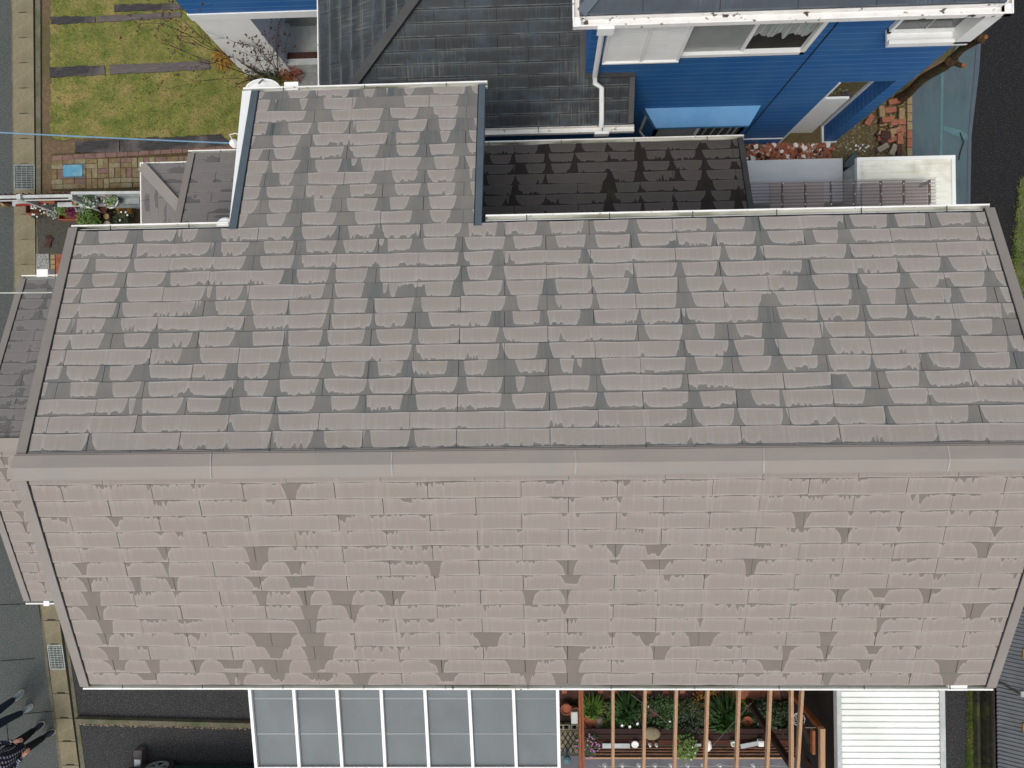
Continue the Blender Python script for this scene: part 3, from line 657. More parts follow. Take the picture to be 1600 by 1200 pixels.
# slates north slope
XLn = P(112, 361, 6.02).x; XRn = P(1549, 330, 6.02).x; XLr = P(27, 728, RZ-.02).x; XRr = 4.93; XLs = P(130, 1069, 6.02).x; XRs = P(1551, 1065, 6.02).x
XE1t = P(397, 146, RZ-4.3*K).x; XE1b = P(363, 356, 6.03).x; XE2 = P(756, 140, RZ-4.3*K).x; XE2b = P(750, 345, 6.03).x
def bn(s):
    if s < RUN-.0: t = s/RUN; return (XLr+(XLn-XLr)*t+.04, XRr+(XRn-XRr)*t-.04)
    t = (s-RUN)/(RUNX-RUN); return (XE1b+(XE1t-XE1b)*t+.04, XE2b+(XE2-XE2b)*t-.03)
def bs(s): t = s/RUN; return (XLr+(XLs-XLr)*t+.04, XRr+(XRs-XRr)*t-.04)
def prn(ri):
    if ri < 1: return dict(base=.03, pfull=lambda u: .12, w=(.01,.005), f=(.03,.1), pnone=.6, pk=(.1,.3), stain=.3, teeth=.3, tl=.2)
    if ri < 3: return dict(base=.07, pfull=lambda u: .45, w=(.025,.015), f=(.04,.12), pnone=.3, pk=(.2,.5), stain=.5, teeth=1.2, tl=.35)
    if ri < 15: return dict(base=.15, keep=.02, pfull=lambda u: .74, w=(.046,.046), f=(.03,.12), pnone=.5, pk=(.25,.6), stain=.8, teeth=1.6, tl=.6, lower=.05)
    return dict(base=.13, keep=.02, pfull=lambda u: .9, w=(.075,.06), f=(.04,.12), pnone=.6, pk=(.3,.6), stain=1.0, teeth=.5, tl=.5, lower=.03)
cols_s = {-3.0:.85, -2.42:.8, -4.65:.35, -3.95:.4, .37:.5, 1.27:.55, 3.2:.35, 4.6:.6, -.35:.3, -1.2:.2}
def prs(ri):
    a = .05+.16*(ri/15)
    def pf(u): return min(.8, a+sum(v*math.exp(-((u-c)/.16)**2) for c, v in cols_s.items())*(0 if ri < 1 else .25+.75*ri/15))
    return dict(keep=.22, slit=1.5, base=.06+(.03 if ri > 12 else 0), pfull=pf, w=(.022+.035*ri/15,.015+.03*ri/15), f=(.04,.16), pnone=.3, pk=(.08,.35), stain=.25, teeth=2.1, tl=.6, lower=.3, wf=lambda u: 1+1.4*math.exp(-((u+3.0)/.25)**2)+.7*math.exp(-((u+2.42)/.2)**2)+.6*math.exp(-((u-1.27)/.2)**2))
S0n = .155; S0s = .19
rows_n = [(.06, S0n)]+[(S0n+i*EX, min(S0n+(i+1)*EX, RUNX-.005)) for i in range(25)]
rows_n2 = []
for a, b in rows_n:
    if a < RUN < b-.02: rows_n2.append((a, b))
    else: rows_n2.append((a, b))
rows_s = [(.06, S0s)]+[(S0s+i*EX, S0s+(i+1)*EX) for i in range(15) if S0s+i*EX < RUN-.03]
rows_s[-1] = (rows_s[-1][0], RUN-.005)
roof = MB()
hw = .03
for side, sm in ((1,RUN),(-1,RUN)):
    a, b = slope_pt(XLr+.02, 0, side), slope_pt(XRr-.02, 0, side); c, d = slope_pt((XRn if side > 0 else XRs)-.02, sm, side), slope_pt((XLn if side > 0 else XLs)+.02, sm, side)
    n = Vector((0, side*SN, CS)); q = [p-n*.005 for p in (a,b,c,d)]; q2 = [p-n*.05 for p in q]
    for f in ([q[0],q[1],q[2],q[3]],[q2[3],q2[2],q2[1],q2[0]],[q[2],q[3],q2[3],q2[2]],[q[1],q[2],q2[2],q2[1]],[q[3],q[0],q2[0],q2[3]]): roof.face(f)
a = [slope_pt(XE1b+.02, RUN-.01, 1), slope_pt(XE2b-.02, RUN-.01, 1), slope_pt(XE2-.02, RUNX, 1), slope_pt(XE1t+.02, RUNX, 1)]; n = Vector((0, SN, CS))
q = [p-n*.005 for p in a]; q2 = [p-n*.05 for p in q]; roof.face(q); roof.face(q2[::-1])
for i in range(4): roof.face([q[i], q2[i], q2[(i+1) % 4], q[(i+1) % 4]])
rf = roof.build('roof', M['black'], house)
vdn = (0, CS, -SN); vds = (0, -CS, -SN)
def bn_row(s):
    return bn(s)
PHN = P(935, 690, 6.9).x % .91; PHS = P(889, 870, 6.6).x % .91
# rows crossing the eave of the main part belong to the wing only beyond it
def mk_rows(rows):
    out = []
    for a, b in rows: out.append((a, b))
    return out
mainrows = [(a, b) if b < RUN+.02 else (a, RUN-.004) for a, b in rows_n if a < RUN-.05]
o1 = slate_field('slates', rf, M['sl_n'], (0, RY, RZ), (1,0,0), vdn, mainrows, lambda s: bn(min(s, RUN-.001)), prn, 21, phase=PHN)
k = len(mainrows)
extra = [(a, b) for a, b in rows_n if b >= RUN-.02 and a >= RUN-.2]
first = rows_n[len(mainrows)-1]
extrows = [(max(a, mainrows[-1][1]-.0), b) for a, b in rows_n if b > mainrows[-1][1]+.02]
o2 = slate_field('slates', rf, M['sl_n'], (0, RY, RZ), (1,0,0), vdn, extrows, lambda s: bn(RUN+.001+max(0, s-RUN)), lambda r: prn(15), 22, phase=PHN+(.455 if k % 2 else 0))
o3 = slate_field('slates', rf, M['sl_s'], (0, RY, RZ), (1,0,0), vds, rows_s, bs, prs, 23, phase=PHS)
# ridge cap
rc = MB()
seams = [XLr-.02]+[P(x, 722, RZ+.03).x for x in (330, 612, 900, 1193, 1483)]+[XRr+.02]
for a, b in zip(seams[:-1], seams[1:]):
    for side in (1, -1):
        n = Vector((0, side*SN, CS)); w_ = .118
        p = [Vector((x, RY+side*y, RZ+.045-y*K*.9)) for x, y in ((a,0),(b-.002,0),(b-.002,w_),(a,w_))]
        lo_ = [Vector((v.x, v.y, v.z-.014)) for v in p[2:]]
        top = [Vector((v.x, v.y+side*.014, v.z-.016)) for v in p[2:]]
        rc.face(p if side < 0 else p[::-1]); rc.face([p[3], p[2], lo_[0], lo_[1]] if side < 0 else [p[2], p[3], lo_[1], lo_[0]])
        rc.face([lo_[1], lo_[0], top[0], top[1]] if side < 0 else [lo_[0], lo_[1], top[1], top[0]])
rc.build('ridge_cap', M['ridge'], rf)
sm = MB()
for x in seams[1:-1]:
    for side in (1,-1): sm.bar((x, RY, RZ+.049), (x+random.Random(int(x*9)).uniform(-.02,.02), RY+side*.118, RZ+.049-.118*K*.9), .014, .004)
sm.split('ridge_sealant', mat('sealant', g((176,174,170)), g((160,158,154)), 20, .7), rf)
def verge(parent, p0, p1, wd, side, m, h=.02, name='verge_trim'):
    "metal strip along the gable edge; side +1 when the slates lie to its right (+x)"
    p0, p1 = Vector(p0), Vector(p1); d = (p1-p0).normalized(); x = Vector((1,0,0)); n = d.cross(x)
    if n.z < 0: n = -n
    mb = MB(); mb.bar(p0+n*h/2-x*side*wd*0, p1+n*h/2, wd, h, n); mb.bar(p0-n*.06-x*side*(wd/2-.008), p1-n*.06-x*side*(wd/2-.008), .016, .13, n)
    o = mb.build(name, m, parent)
    g2 = MB(); g2.bar(p0+x*side*(wd/2+.006)+n*.004, p1+x*side*(wd/2+.006)+n*.004, .012, .014, n); g2.build('shadow_gap', M['black'], o)  # black bar stands in for the shadow in the gap beside the trim
    return o
eN, eS = lambda x, e=0: slope_pt(x, RUN+e, 1), lambda x, e=0: slope_pt(x, RUN+e, -1)
verge(rf, slope_pt(XLr+.03, .03, 1), eN(XLn+.02, .02), .1, 1, M['taupe']); verge(rf, slope_pt(XLr+.03, .03, -1), eS(XLs+.02, .02), .1, 1, M['taupe'])
verge(rf, slope_pt(XRr-.03, .03, 1), eN(XRn-.02, .02), .1, -1, M['taupe']); verge(rf, slope_pt(XRr-.03, .03, -1), eS(XRs-.02, .02), .1, -1, M['taupe'])
verge(rf, slope_pt(XE1b+.01, RUN-.04, 1), slope_pt(XE1t+.01, RUNX+.01, 1), .085, 1, M['verge_dk']); verge(rf, slope_pt(XE2b-.02, RUN-.06, 1), slope_pt(XE2-.02, RUNX+.01, 1), .075, -1, M['verge_dk'])
# white bargeboard west of the wing
mb = MB(); n = Vector((0,SN,CS)); a0 = slope_pt(XE1b-.035, RUN+.02, 1); a1 = slope_pt(XE1t-.035, RUNX+.05, 1)
pp = [a0-n*.02, a0-Vector((.02,0,0))-n*.02, a1-Vector((.13,0,0))-n*.02, a1-n*.02]
mb.face(pp[::-1]); mb.face([p-Vector((0,0,.16)) for p in pp])
for i in range(4): mb.face([pp[i], pp[(i+1) % 4], pp[(i+1) % 4]-Vector((0,0,.16)), pp[i]-Vector((0,0,.16))])
mb.build('bargeboard', M['white'], rf)
# gutters
zE = eN(0).z-.03; yN = eN(0).y+.0; yS = eS(0).y
gutter(rf, (XLn-.02, yN, zE), (XE1b-.06, yN, zE), (0,1,0), w=.06); gutter(rf, (XE2b+.06, yN, zE), (XRn-.0, yN, zE), (0,1,0), w=.075)
gutter(rf, (XLs-.02, yS, zE), (XRs+.02, yS, zE), (0,-1,0), w=.07); yX = slope_pt(0, RUNX, 1)
gutter(rf, (XE1t-.15, yX.y, yX.z-.03), (XE2+.04, yX.y, yX.z-.03), (0,1,0), w=.07)
mb = MB(); c = P(1494, 1070, 5.96); mb.box((c.x-.1, c.y-.05, 5.85), (c.x+.1, c.y+.03, 5.99)); c = P(457, 139, 5.2); mb.box((c.x-.08, c.y-.04, 5.12), (c.x+.09, c.y+.06, 5.26)); c = P(260, 427, 3)
mb.split('rain_collector', M['white'], rf)
# dark single-storey wing roof (north-east)
ez = 3.3; P0 = P(762, 226, ez); P1 = P(1160, 219, ez); yE = (P0.y+P1.y)/2; wx0 = XE2b-.6; wx1 = P1.x; L2 = (yE-1.5)/CS; zr2 = ez+(yE-1.5)*K
wing = MB(); wing.prism([(-.75,1.5),(wx1-.35,1.5),(wx1-.35,yE-.35),(-.75,yE-.35)], 0, [zr2-.12,zr2-.12,ez+.02,ez+.02]); wing.build('wing_wall', M['cream_wall'], house)
mb = MB(); q = [Vector((wx0,1.5,zr2)), Vector((wx1,1.5,zr2)), Vector((wx1,yE,ez)), Vector((wx0,yE,ez))]; n = Vector((0,SN,CS)); q = [p-n*.006 for p in q]; q2 = [p-n*.05 for p in q]
mb.face(q); mb.face(q2[::-1])
for i in range(4): mb.face([q[i], q2[i], q2[(i+1) % 4], q[(i+1) % 4]])
wr = mb.build('wing_roof', M['black'], house)
nr = int(L2/EX); rws = [(L2-(i+1)*EX, L2-i*EX-(.004 if i == 0 else 0)) for i in range(nr)][::-1]
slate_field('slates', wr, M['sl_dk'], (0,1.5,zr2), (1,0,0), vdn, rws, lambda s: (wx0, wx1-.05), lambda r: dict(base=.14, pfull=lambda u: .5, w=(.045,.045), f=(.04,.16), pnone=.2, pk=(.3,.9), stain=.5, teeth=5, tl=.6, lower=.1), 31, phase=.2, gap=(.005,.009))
verge(wr, Vector((wx1-.03,1.5,zr2)), Vector((wx1-.03,yE+.01,ez)), .075, -1, M['verge_gy'])
gutter(wr, (wx0, yE, ez-.03), (wx1+.03, yE, ez-.03), (0,1,0), w=.075)
# west wing roof (left)
ez = 2.9; yNw = P(60, 436, ez).y; ySw = P(60, 938, ez).y; yR = (yNw+ySw)/2; hw_ = (yNw-ySw)/2; zR = ez+hw_*K; xv = (P(32,436,ez).x+P(44,938,ez).x)/2
mb = MB(); mb.prism([(xv+.3,ySw+.3),(-4.9,ySw+.3),(-4.9,yNw-.3),(xv+.3,yNw-.3)], 0, 2.7); mb.build('west_wall', M['cream_wall'], house)
mb = MB()
for sd_ in (1,-1):
    n = Vector((0,sd_*SN,CS)); q = [Vector((xv,yR,zR)), Vector((-4.8,yR,zR)), Vector((-4.8,yR+sd_*hw_,ez)), Vector((xv,yR+sd_*hw_,ez))]; q = [p-n*.006 for p in q]; q2 = [p-n*.05 for p in q]
    mb.face(q); mb.face(q2[::-1])
    for i in range(4): mb.face([q[i], q2[i], q2[(i+1) % 4], q[(i+1) % 4]])
ww = mb.build('west_roof', M['black'], house); L3 = hw_/CS; nr = int(L3/EX); rws = [(L3-(i+1)*EX, L3-i*EX-(.004 if i == 0 else 0)) for i in range(nr)][::-1]
slate_field('slates', ww, M['sl_annex'], (0,yR,zR), (1,0,0), vdn, rws, lambda s: (xv+.05, -4.8), lambda r: dict(base=.06, pfull=lambda u: .3, w=(.03,.02), f=(.05,.15), pnone=.5, pk=(.2,.6), stain=.4, teeth=.6, lower=.1), 32, phase=.1)
slate_field('slates', ww, M['sl_s'], (0,yR,zR), (1,0,0), vds, rws, lambda s: (xv+.05, -4.8), lambda r: dict(base=.06, pfull=lambda u: .5, w=(.03,.02), f=(.05,.15), pnone=.3, pk=(.2,.7), stain=.2, teeth=1.5, lower=.5), 33, phase=.0)
verge(ww, Vector((xv+.02,yR,zR)), Vector((xv+.02,yNw,ez)), .1, 1, M['taupe']); verge(ww, Vector((xv+.02,yR,zR)), Vector((xv+.02,ySw,ez)), .1, 1, M['taupe'])
mb = MB(); mb.prism([(xv,yR-.1),(-4.8,yR-.1),(-4.8,yR+.1),(xv,yR+.1)], zR-.03, zR+.02); mb.build('ridge_cap', M['ridge'], ww)
gutter(ww, (xv-.03,yNw,ez-.03), (-4.8,yNw,ez-.03), (0,1,0), w=.07); gutter(ww, (xv-.03,ySw,ez-.03), (-5.2,ySw,ez-.03), (0,-1,0), w=.07)
mb = MB(); c = P(68, 427, 2.85); mb.box((c.x-.09,c.y-.06,2.72),(c.x+.09,c.y+.06,2.88)); c = P(75, 943, 2.85); mb.box((c.x-.05,c.y-.03,2.72),(c.x+.04,c.y+.05,2.88)); mb.split('rain_collector', M['white'], ww)
# porch roofs (north-west)
ezB = 3.3; c0 = P(298, 240, ezB); c1 = P(372, 238, ezB); yB = c0.y; xB = c0.x; LB = (yB-1.6)/CS; zB = ezB+(yB-1.6)*K
mb = MB(); mb.prism([(xB+.25,1.6),(-3.2,1.6),(-3.2,yB-.3),(xB+.25,yB-.3)], 0, 3.2); mb.build('porch_wall', M['cream_wall'], house)
pB = slate_poly('porch_roof', house, M['sl_annex'], (0,1.6,zB), (1,0,0), vdn, [(xB+.05,0),(-3.15,0),(-3.15,LB),(xB+.05,LB)], 41, phase=.3, s_off=LB)
verge(pB, Vector((xB+.02,1.6,zB)), Vector((xB+.02,yB,ezB)), .1, 1, M['taupe']); gutter(pB, (xB-.05,yB,ezB-.03), (-3.2,yB,ezB-.03), (0,1,0), w=.06)
ezA = 3.0; a0 = P(221, 258, ezA); yA = a0.y; xA = a0.x; xr = xB-.03; wdA = xr-xA; yb = 1.7
zA = lambda y: ezA+(yA-y)*K
mb = MB(); mb.prism([(xA+.25,yb),(xr,yb),(xr,yA-.25),(xA+.25,yA-.25)], 2.4, 2.9); 
for px_, py_ in ((xA+.3, yA-.3), (xA+.3, yb+.15)): mb.box((px_-.05,py_-.05,0),(px_+.05,py_+.05,2.4))
mb.build('porch_frame', M['cream_wall'], house)
# north facet: triangle; west facet: trapezoid
O_ = Vector((xA, yA, ezA)); kk = K; t = wdA; Ls = t/CS
pA = slate_poly('porch_hip_roof', house, M['sl_annex'], (xA, yA-t, ezA+t*K), (1,0,0), vdn, [(0,Ls),(t,0),(t,Ls)], 42, phase=.35, s_off=Ls)
slate_poly('slates', pA, M['sl_annex'], (xA+t, yA, ezA+t*K), (0,-1,0), (-CS,0,-SN), [(0,Ls),(t,0),(yA-yb,0),(yA-yb,Ls)], 43, phase=.1, s_off=Ls)
mb = MB(); q0 = Vector((xA+.02,yA-.02,ezA+.03)); q1 = Vector((xA+t,yA-t,ezA+t*K+.03)); mb.bar(q0, q1, .16, .02); mb.build('hip_cap', M['ridge'], pA)
gutter(pA, (xA-.02,yA,ezA-.03), (xr-.02,yA,ezA-.03), (0,1,0), w=.05); gutter(pA, (xA,yA+.05,ezA-.03), (xA,yb,ezA-.03), (-1,0,0), w=.04, brackets=False)
# dish antenna, service mast, cables
c = P(411, 140, 5.05); e = empty('satellite_dish', (c.x, c.y, 4.6), 'white dish antenna behind the gutter corner at the top of the slate roof', 'satellite dish')
mb = MB(); mb.lathe((c.x, c.y, 4.98), [(.0,.0),(.12,.01),(.2,.04),(.225,.08),(.21,.08),(.18,.05),(.1,.02)], 24, 1, .6); mb.build('dish', M['white'], e, smooth=False)
mb = MB(); mb.tube([(c.x, c.y-.1, 4.6),(c.x, c.y-.02, 4.98)], .02); mb.tube([(c.x,c.y+.15,5.02),(c.x,c.y+.02,5.18)], .012); mb.build('arm', M['alu'], e)
mb = MB(); c = P(350, 351, 5.9); mb.lathe((c.x+.02, c.y-.03, 5.86), [(.1,0),(.11,.05),(.09,.08),(.03,.1)], 20); tag(mb.build('vent_cowl', M['white'], house))
a = P(368, 224, 5.3); b = P(-260, 193, 5.6); e = empty('service_cable', a, 'pale blue overhead cable crossing above the lawn to a white anchor', 'cable')
def sag(a, b, s, n=14): return [a.lerp(b, i/n)-Vector((0,0,s*4*(i/n)*(1-i/n))) for i in range(n+1)]
mb = MB(); mb.tube(sag(a, b, .03), .009, 6); mb.build('cable', M['cable_b'], e)
mb = MB(); mb.lathe(a-Vector((.02,0,.04)), [(.03,0),(.05,.02),(.03,.04),(.05,.06),(.02,.09)], 12); mb.tube([a, a+Vector((.12,.0,.0)), a+Vector((.2,.0,-.02))], .018); mb.tube([a+Vector((-.02,.02,.03)), a+Vector((-.05,.09,.05)), a+Vector((.03,.1,.06)), a+Vector((.14,.06,.0))], .006, 5); mb.build('anchor', M['white'], e)
a = P(82, 457, 6.2); b = P(-300, 459, 6.4); mb = MB(); mb.tube(sag(a, b, .02), .008, 6); tag(mb.build('thin_wire', M['cable_w']), 'thin whitish wire running level to the left roof edge', 'wire')

# ---------------------------------------------------------------- neighbour: blue house
WY = 4.6; XW0, XW1 = .8, 5.84
nb = empty('blue_house', (2.5, WY, 0), 'neighbouring house with royal blue siding and a charcoal slate roof', 'house')
wl = MB()
ho = (4.78, 5.6, PY(1370,127,WY).z)
wl.box((XW0,WY,0),(ho[0],WY+4.5,5.2)); wl.box((ho[0],WY,ho[2]),(XW1,WY+.4,5.2)); wl.box((ho[1]+.02,WY,0),(XW1,WY+.32,ho[2]))
wl.build('wall', M['blue_wall'], nb)
mb = MB(); mb.box((ho[1]-.012,WY+.29,.0),(ho[1]+.025,WY+.335,ho[2]-.01)); mb.box((ho[1]-.01,WY-.015,.0),(XW1+.02,WY+.335,.06)); mb.box((XW0,WY-.015,.3),(ho[0]-.03,WY,.33)); mb.box((ho[0]-.03,WY-.015,0),(ho[0],WY-.002,ho[2])); mb.build('white_trim', M['white'], nb)
mb = MB(); mb.bar((3.95,WY-.006,.3),(3.95,WY-.006,5.1), .012, .012); mb.build('siding_joint', M['black'], nb)
# porch behind the opening
mb = MB(); mb.box((4.79,WY+.2,0),(5.42,WY+.24,1.6)); mb.build('porch_panel', M['white'], nb)
gpoly('gravel_yard', [(1160,-30),(1440,-30),(1424,140),(1424,262),(1160,262)], .002, M['gravel'])
mb = MB()
for i in range(4): mb.bar(P(1306+i*5,152-i*3,.1), P(1320+i*5,168-i*3,.1), .06, .03)
o = mb.build('plank_stack', M['sleeper_g']); tag(o, 'brown weathered planks lying in the porch opening of the blue wall', 'planks')
# upper roof
gz = 5.27; gl = P(895,38,gz); gr = P(1581,20,gz); gy = (gl.y+gr.y)/2; gx0, gx1 = gl.x, gr.x
y_in = gy+.0; O = Vector((gx0+.08, gy+.1, gz+.03)); Lu = 2.6/CS
wU = gx1-gx0-.16
ur = slate_poly('upper_roof', nb, M['sl_blue2'], (gx0+.08, gy+.1+2.4, gz+.03+2.4*K), (1,0,0), vds, [(0,2.4/CS),(wU,2.4/CS),(wU-2.4,0),(2.4,0)], 51, phase=.75, s_off=2.4/CS, stainp=.2)
for sgn in (0, 1):
    if sgn == 0: slate_poly('side_slates', ur, M['sl_blue2'], (gx0+.08+2.4, gy+.1, gz+.03+2.4*K), (0,1,0), (-CS,0,-SN), [(0,2.4/CS),(4,2.4/CS),(4,0),(2.4,0)], 52, s_off=2.4/CS)
    else: slate_poly('side_slates', ur, M['sl_blue2'], (gx1-.08-2.4, gy+.1, gz+.03+2.4*K), (0,1,0), (CS,0,-SN), [(0,2.4/CS),(4,2.4/CS),(4,0),(2.4,0)], 53, s_off=2.4/CS)
mb = MB(); mb.bar((gx0+.1,gy+.12,gz+.05),(gx0+1.6,gy+1.62,gz+.05+1.5*K), .13, .02); mb.bar((gx1-.1,gy+.12,gz+.05),(gx1-1.6,gy+1.62,gz+.05+1.5*K), .13, .02); mb.split('hip_cap', M['verge_dk'], ur)
gutter(ur, (gx0,gy+.1,gz), (gx1,gy+.1,gz), (0,-1,0), w=.12, m='gutter_dirty', inner='gutter_dirty', brackets=False); gutter(ur, (gx0+.1,gy-.0,gz), (gx0+.1,gy+3,gz), (-1,0,0), w=.1, m='gutter_dirty', inner='gutter_dirty', brackets=False)
gutter(ur, (gx1-.08,gy-.02,gz), (gx1-.08,gy+3,gz), (1,0,0), w=.1, m='gutter_dirty', inner='gutter_dirty', brackets=False)
mb = MB(); mb.box((gx0-.0,gy-.02,gz-.07),(gx0+.1,gy+.1,gz-.004)); mb.box((gx1-.08,gy-.02,gz-.07),(gx1+.02,gy+.1,gz-.004)); mb.split('gutter_corner', M['gutter_dirty'], ur)
mb = MB(); mb.box((gx0+.12,gy+.12,gz-.09),(gx1-.12,WY+.02,gz-.07)); mb.build('soffit', M['white'], ur)
# windows
def win(name, x0, x1, z0, z1, y=WY, fr=.05, pr=.07):
    mb = MB(); mb.box((x0,y-pr,z0),(x1,y+.0,z0+fr*1.4)); mb.box((x0,y-pr,z1-fr),(x1,y,z1)); mb.box((x0,y-pr,z0),(x0+fr,y,z1)); mb.box((x1-fr,y-pr,z0),(x1,y,z1)); return mb.build(name, M['white'], nb)
zs = PY(1000,95,WY-.13).z; zw = PY(1262,85,WY-.08).z; zc2 = PY(1450,70,WY-.22).z
sh = MB(); sh.box((1.0,WY-.13,zs),(2.03,WY-.001,5.12)); s1 = sh.build('shutter_box', M['white'], nb)
sb = MB()
for i in range(30): sb.box((1.03,WY-.134,zs+.04+i*.043),(1.5,WY-.131,zs+.04+i*.043+.036)); sb.box((1.545,WY-.134,zs+.04+i*.043),(2.0,WY-.131,zs+.04+i*.043+.036))
sb.box((1.503,WY-.15,zs+.02),(1.54,WY-.13,5.1)); sb.box((.99,WY-.15,zs-.02),(1.02,WY-.1,5.12)); sb.box((2.01,WY-.15,zs-.02),(2.045,WY-.1,5.12)); sb.box((.99,WY-.16,zs-.03),(2.045,WY-.1,zs)); sb.build('shutter_slats', M['white'], s1)
w1 = MB(); x0, x1, z0, z1 = 2.05, 3.77, zw, 5.15
for a, b in (((x0,WY-.08,z0),(x1,WY+.02,z0+.07)),((x0,WY-.08,z1-.05),(x1,WY+.02,z1)),((x1-.06,WY-.08,z0),(x1,WY+.02,z1)),((x0,WY-.08,z0),(x0+.03,WY+.02,z1)),((2.88,WY-.05,z0+.07),(2.93,WY+.02,z1))): w1.box(a, b)
W1 = w1.build('window', M['white'], nb)
mb = MB(); mb.box((x0+.03,WY-.03,z0+.07),(2.88,WY-.02,z1-.05)); mb.build('pale_pane', M['glass_lt'], W1)  # reflecting glass: the reflection is put into the pale grey colour
mb = MB(); mb.box((2.93,WY-.012,z0+.07),(x1-.06,WY-.004,z1-.05)); mb.build('dark_opening', M['dark_room'], W1)  # dark sheet stands in for the unlit room behind the open sash
mb = MB(); pts = []; rr = random.Random(5); n = 46
top, botm = [], []
for i in range(n+1):
    x = 2.95+(.74)*i/n; yy = WY-.03-.012*abs(math.sin(i*.9)); dz = .12*abs(math.sin(i*.23+.4))+.04*math.sin(i*.7)
    top.append(Vector((x,yy,z1-.06))); botm.append(Vector((x,yy,z0+.4+dz)))
for i in range(n): mb.face([botm[i],botm[i+1],top[i+1],top[i]])
mb.build('curtain', M['curtain'], W1)
# corner window box
x0, x1, z0 = 4.68, 5.68, zc2; mb = MB(); mb.box((x0,WY-.22,z0-.04),(x1+.04,WY-.001,z0)); mb.box((x0,WY-.22,z0),(x1+.04,WY-.17,z0+.05)); mb.box((x1-.16,WY-.22,z0),(x1+.04,WY-.001,5.14)); mb.box((x0,WY-.06,z0),(x0+.04,WY-.001,5.14)); mb.box((x0,WY-.06,z0),(x1,WY-.001,z0+.05))
W2 = mb.build('corner_window', M['white'], nb); mb = MB(); mb.box((x0+.04,WY-.03,z0+.05),(x1-.16,WY-.002,5.12)); mb.build('pane', M['glass'], W2)
mb = MB(); mb.bar((x0+.46,WY-.034,z0+.05),(x0+.46,WY-.034,5.1), .02, .01); mb.build('mullion', M['glass_lt'], W2)
# bay window
zb, zf = PY(1100,167,WY).z, PY(1100,198,4.31).z; pl = [(1.9,WY),(3.83,WY),(3.66,4.31),(2.1,4.31)]
mb = MB(); mb.prism(pl, zf-.07, [zb,zb,zf,zf]); B_ = mb.build('bay_window', M['blue_roof'], nb)
mb = MB(); ins = [(1.97,WY),(3.76,WY),(3.61,4.36),(2.14,4.36)]; mb.prism(ins, .4, zf-.07); mb.build('bay_body', M['blue_wall'], B_)
mb = MB()
for (a, b) in (((1.97,WY),(2.14,4.36)),((2.14,4.36),(3.61,4.36)),((3.61,4.36),(3.76,WY))):
    for z in (.9, zf-.1): mb.bar((*a,z),(*b,z), .05, .06)
    mb.bar((*a,.9),(*a,zf-.08), .05, .05); mb.bar((*b,.9),(*b,zf-.08), .05, .05)
for x in (2.85,): mb.bar((x,4.35,.9),(x,4.35,zf-.08), .05, .04)
mb.build('bay_frame', M['white'], B_)
mb = MB(); mb.box((2.16,4.345,.93),(2.84,4.352,zf-.12)); mb.build('pale_pane', M['glass_lt'], B_)
mb = MB(); mb.box((2.87,4.345,.93),(3.58,4.352,zf-.12)); mb.build('clear_pane', M['glass'], B_)
mb = MB()
for x in (2.98,3.12,3.26,3.4,3.5): mb.bar((x,4.335,.93),(x,4.335,zf-.12), .035, .01)
mb.build('louvre', M['glass_lt'], B_)
# lower hip roof
lz = 3.0; q = P(760,200,lz); q2 = P(990,193,lz); ly = (q.y+q2.y)/2; lx0 = P(499,60,lz).x; lx1 = P(990,160,lz+.15).x; D_ = 3.0
lr = slate_poly('lower_roof', nb, M['sl_blue'], (lx0, ly+D_, lz+D_*K), (1,0,0), vds, [(0,D_/CS),(lx1-lx0,D_/CS),(lx1-lx0,(D_-(WY-ly))/CS),(XW0-lx0,(D_-(WY-ly))/CS),(XW0-lx0,0),(D_,0)][:0] or [(0,D_/CS),(XW0-lx0,D_/CS),(XW0-lx0,0),(D_,0)], 61, phase=.5, s_off=D_/CS, stainp=.7)
slate_poly('slates', lr, M['sl_blue'], (lx0, ly+D_, lz+D_*K), (1,0,0), vds, [(XW0-lx0,D_/CS),(lx1-lx0,D_/CS),(lx1-lx0,(D_-(WY-ly))/CS),(XW0-lx0,(D_-(WY-ly))/CS)], 62, phase=.5, s_off=D_/CS)
slate_poly('side_slates', lr, M['sl_blue'], (lx0+D_, ly, lz+D_*K), (0,1,0), (-CS,0,-SN), [(0,D_/CS),(6,D_/CS),(6,0),(D_,0)], 63, phase=.2, s_off=D_/CS, halfw=1.6, exo=.2)
mb = MB(); mb.bar((lx0+.1,ly+.1,lz+.1),(lx0+D_-.2,ly+D_-.2,lz+D_*K), .13, .03); mb.build('hip_cap', M['verge_gy'], lr)
gutter(lr, (lx0-.05,ly,lz-.03), (lx1+.03,ly,lz-.03), (0,-1,0), w=.1, inner='gutter'); gutter(lr, (lx0,ly-.1,lz-.03), (lx0,ly+5,lz-.03), (-1,0,0), w=.04, brackets=False)
mb = MB(); mb.bar((lx1-.03,ly,lz+.02),(lx1-.03,WY-.01,lz+.02+(WY-ly)*K), .08, .03, (0,SN,CS)); mb.bar((XW0,WY-.03,lz+.03+(WY-ly)*K),(lx1,WY-.03,lz+.03+(WY-ly)*K), .07, .02); mb.bar((XW0-.04,WY,lz+.03+(WY-ly)*K),(XW0-.04,WY+1,lz+.03+(WY-ly+1)*K), .08, .02); mb.build('flashing', M['verge_gy'], lr)
mb = MB(); mb.box((lx0+.4,ly+.5,0),(lx1-.4,WY+.0,lz-.02)); mb.box((lx0+.4,WY,0),(XW0,9,lz-.02)); mb.build('lower_wall', M['blue_wall'], nb)
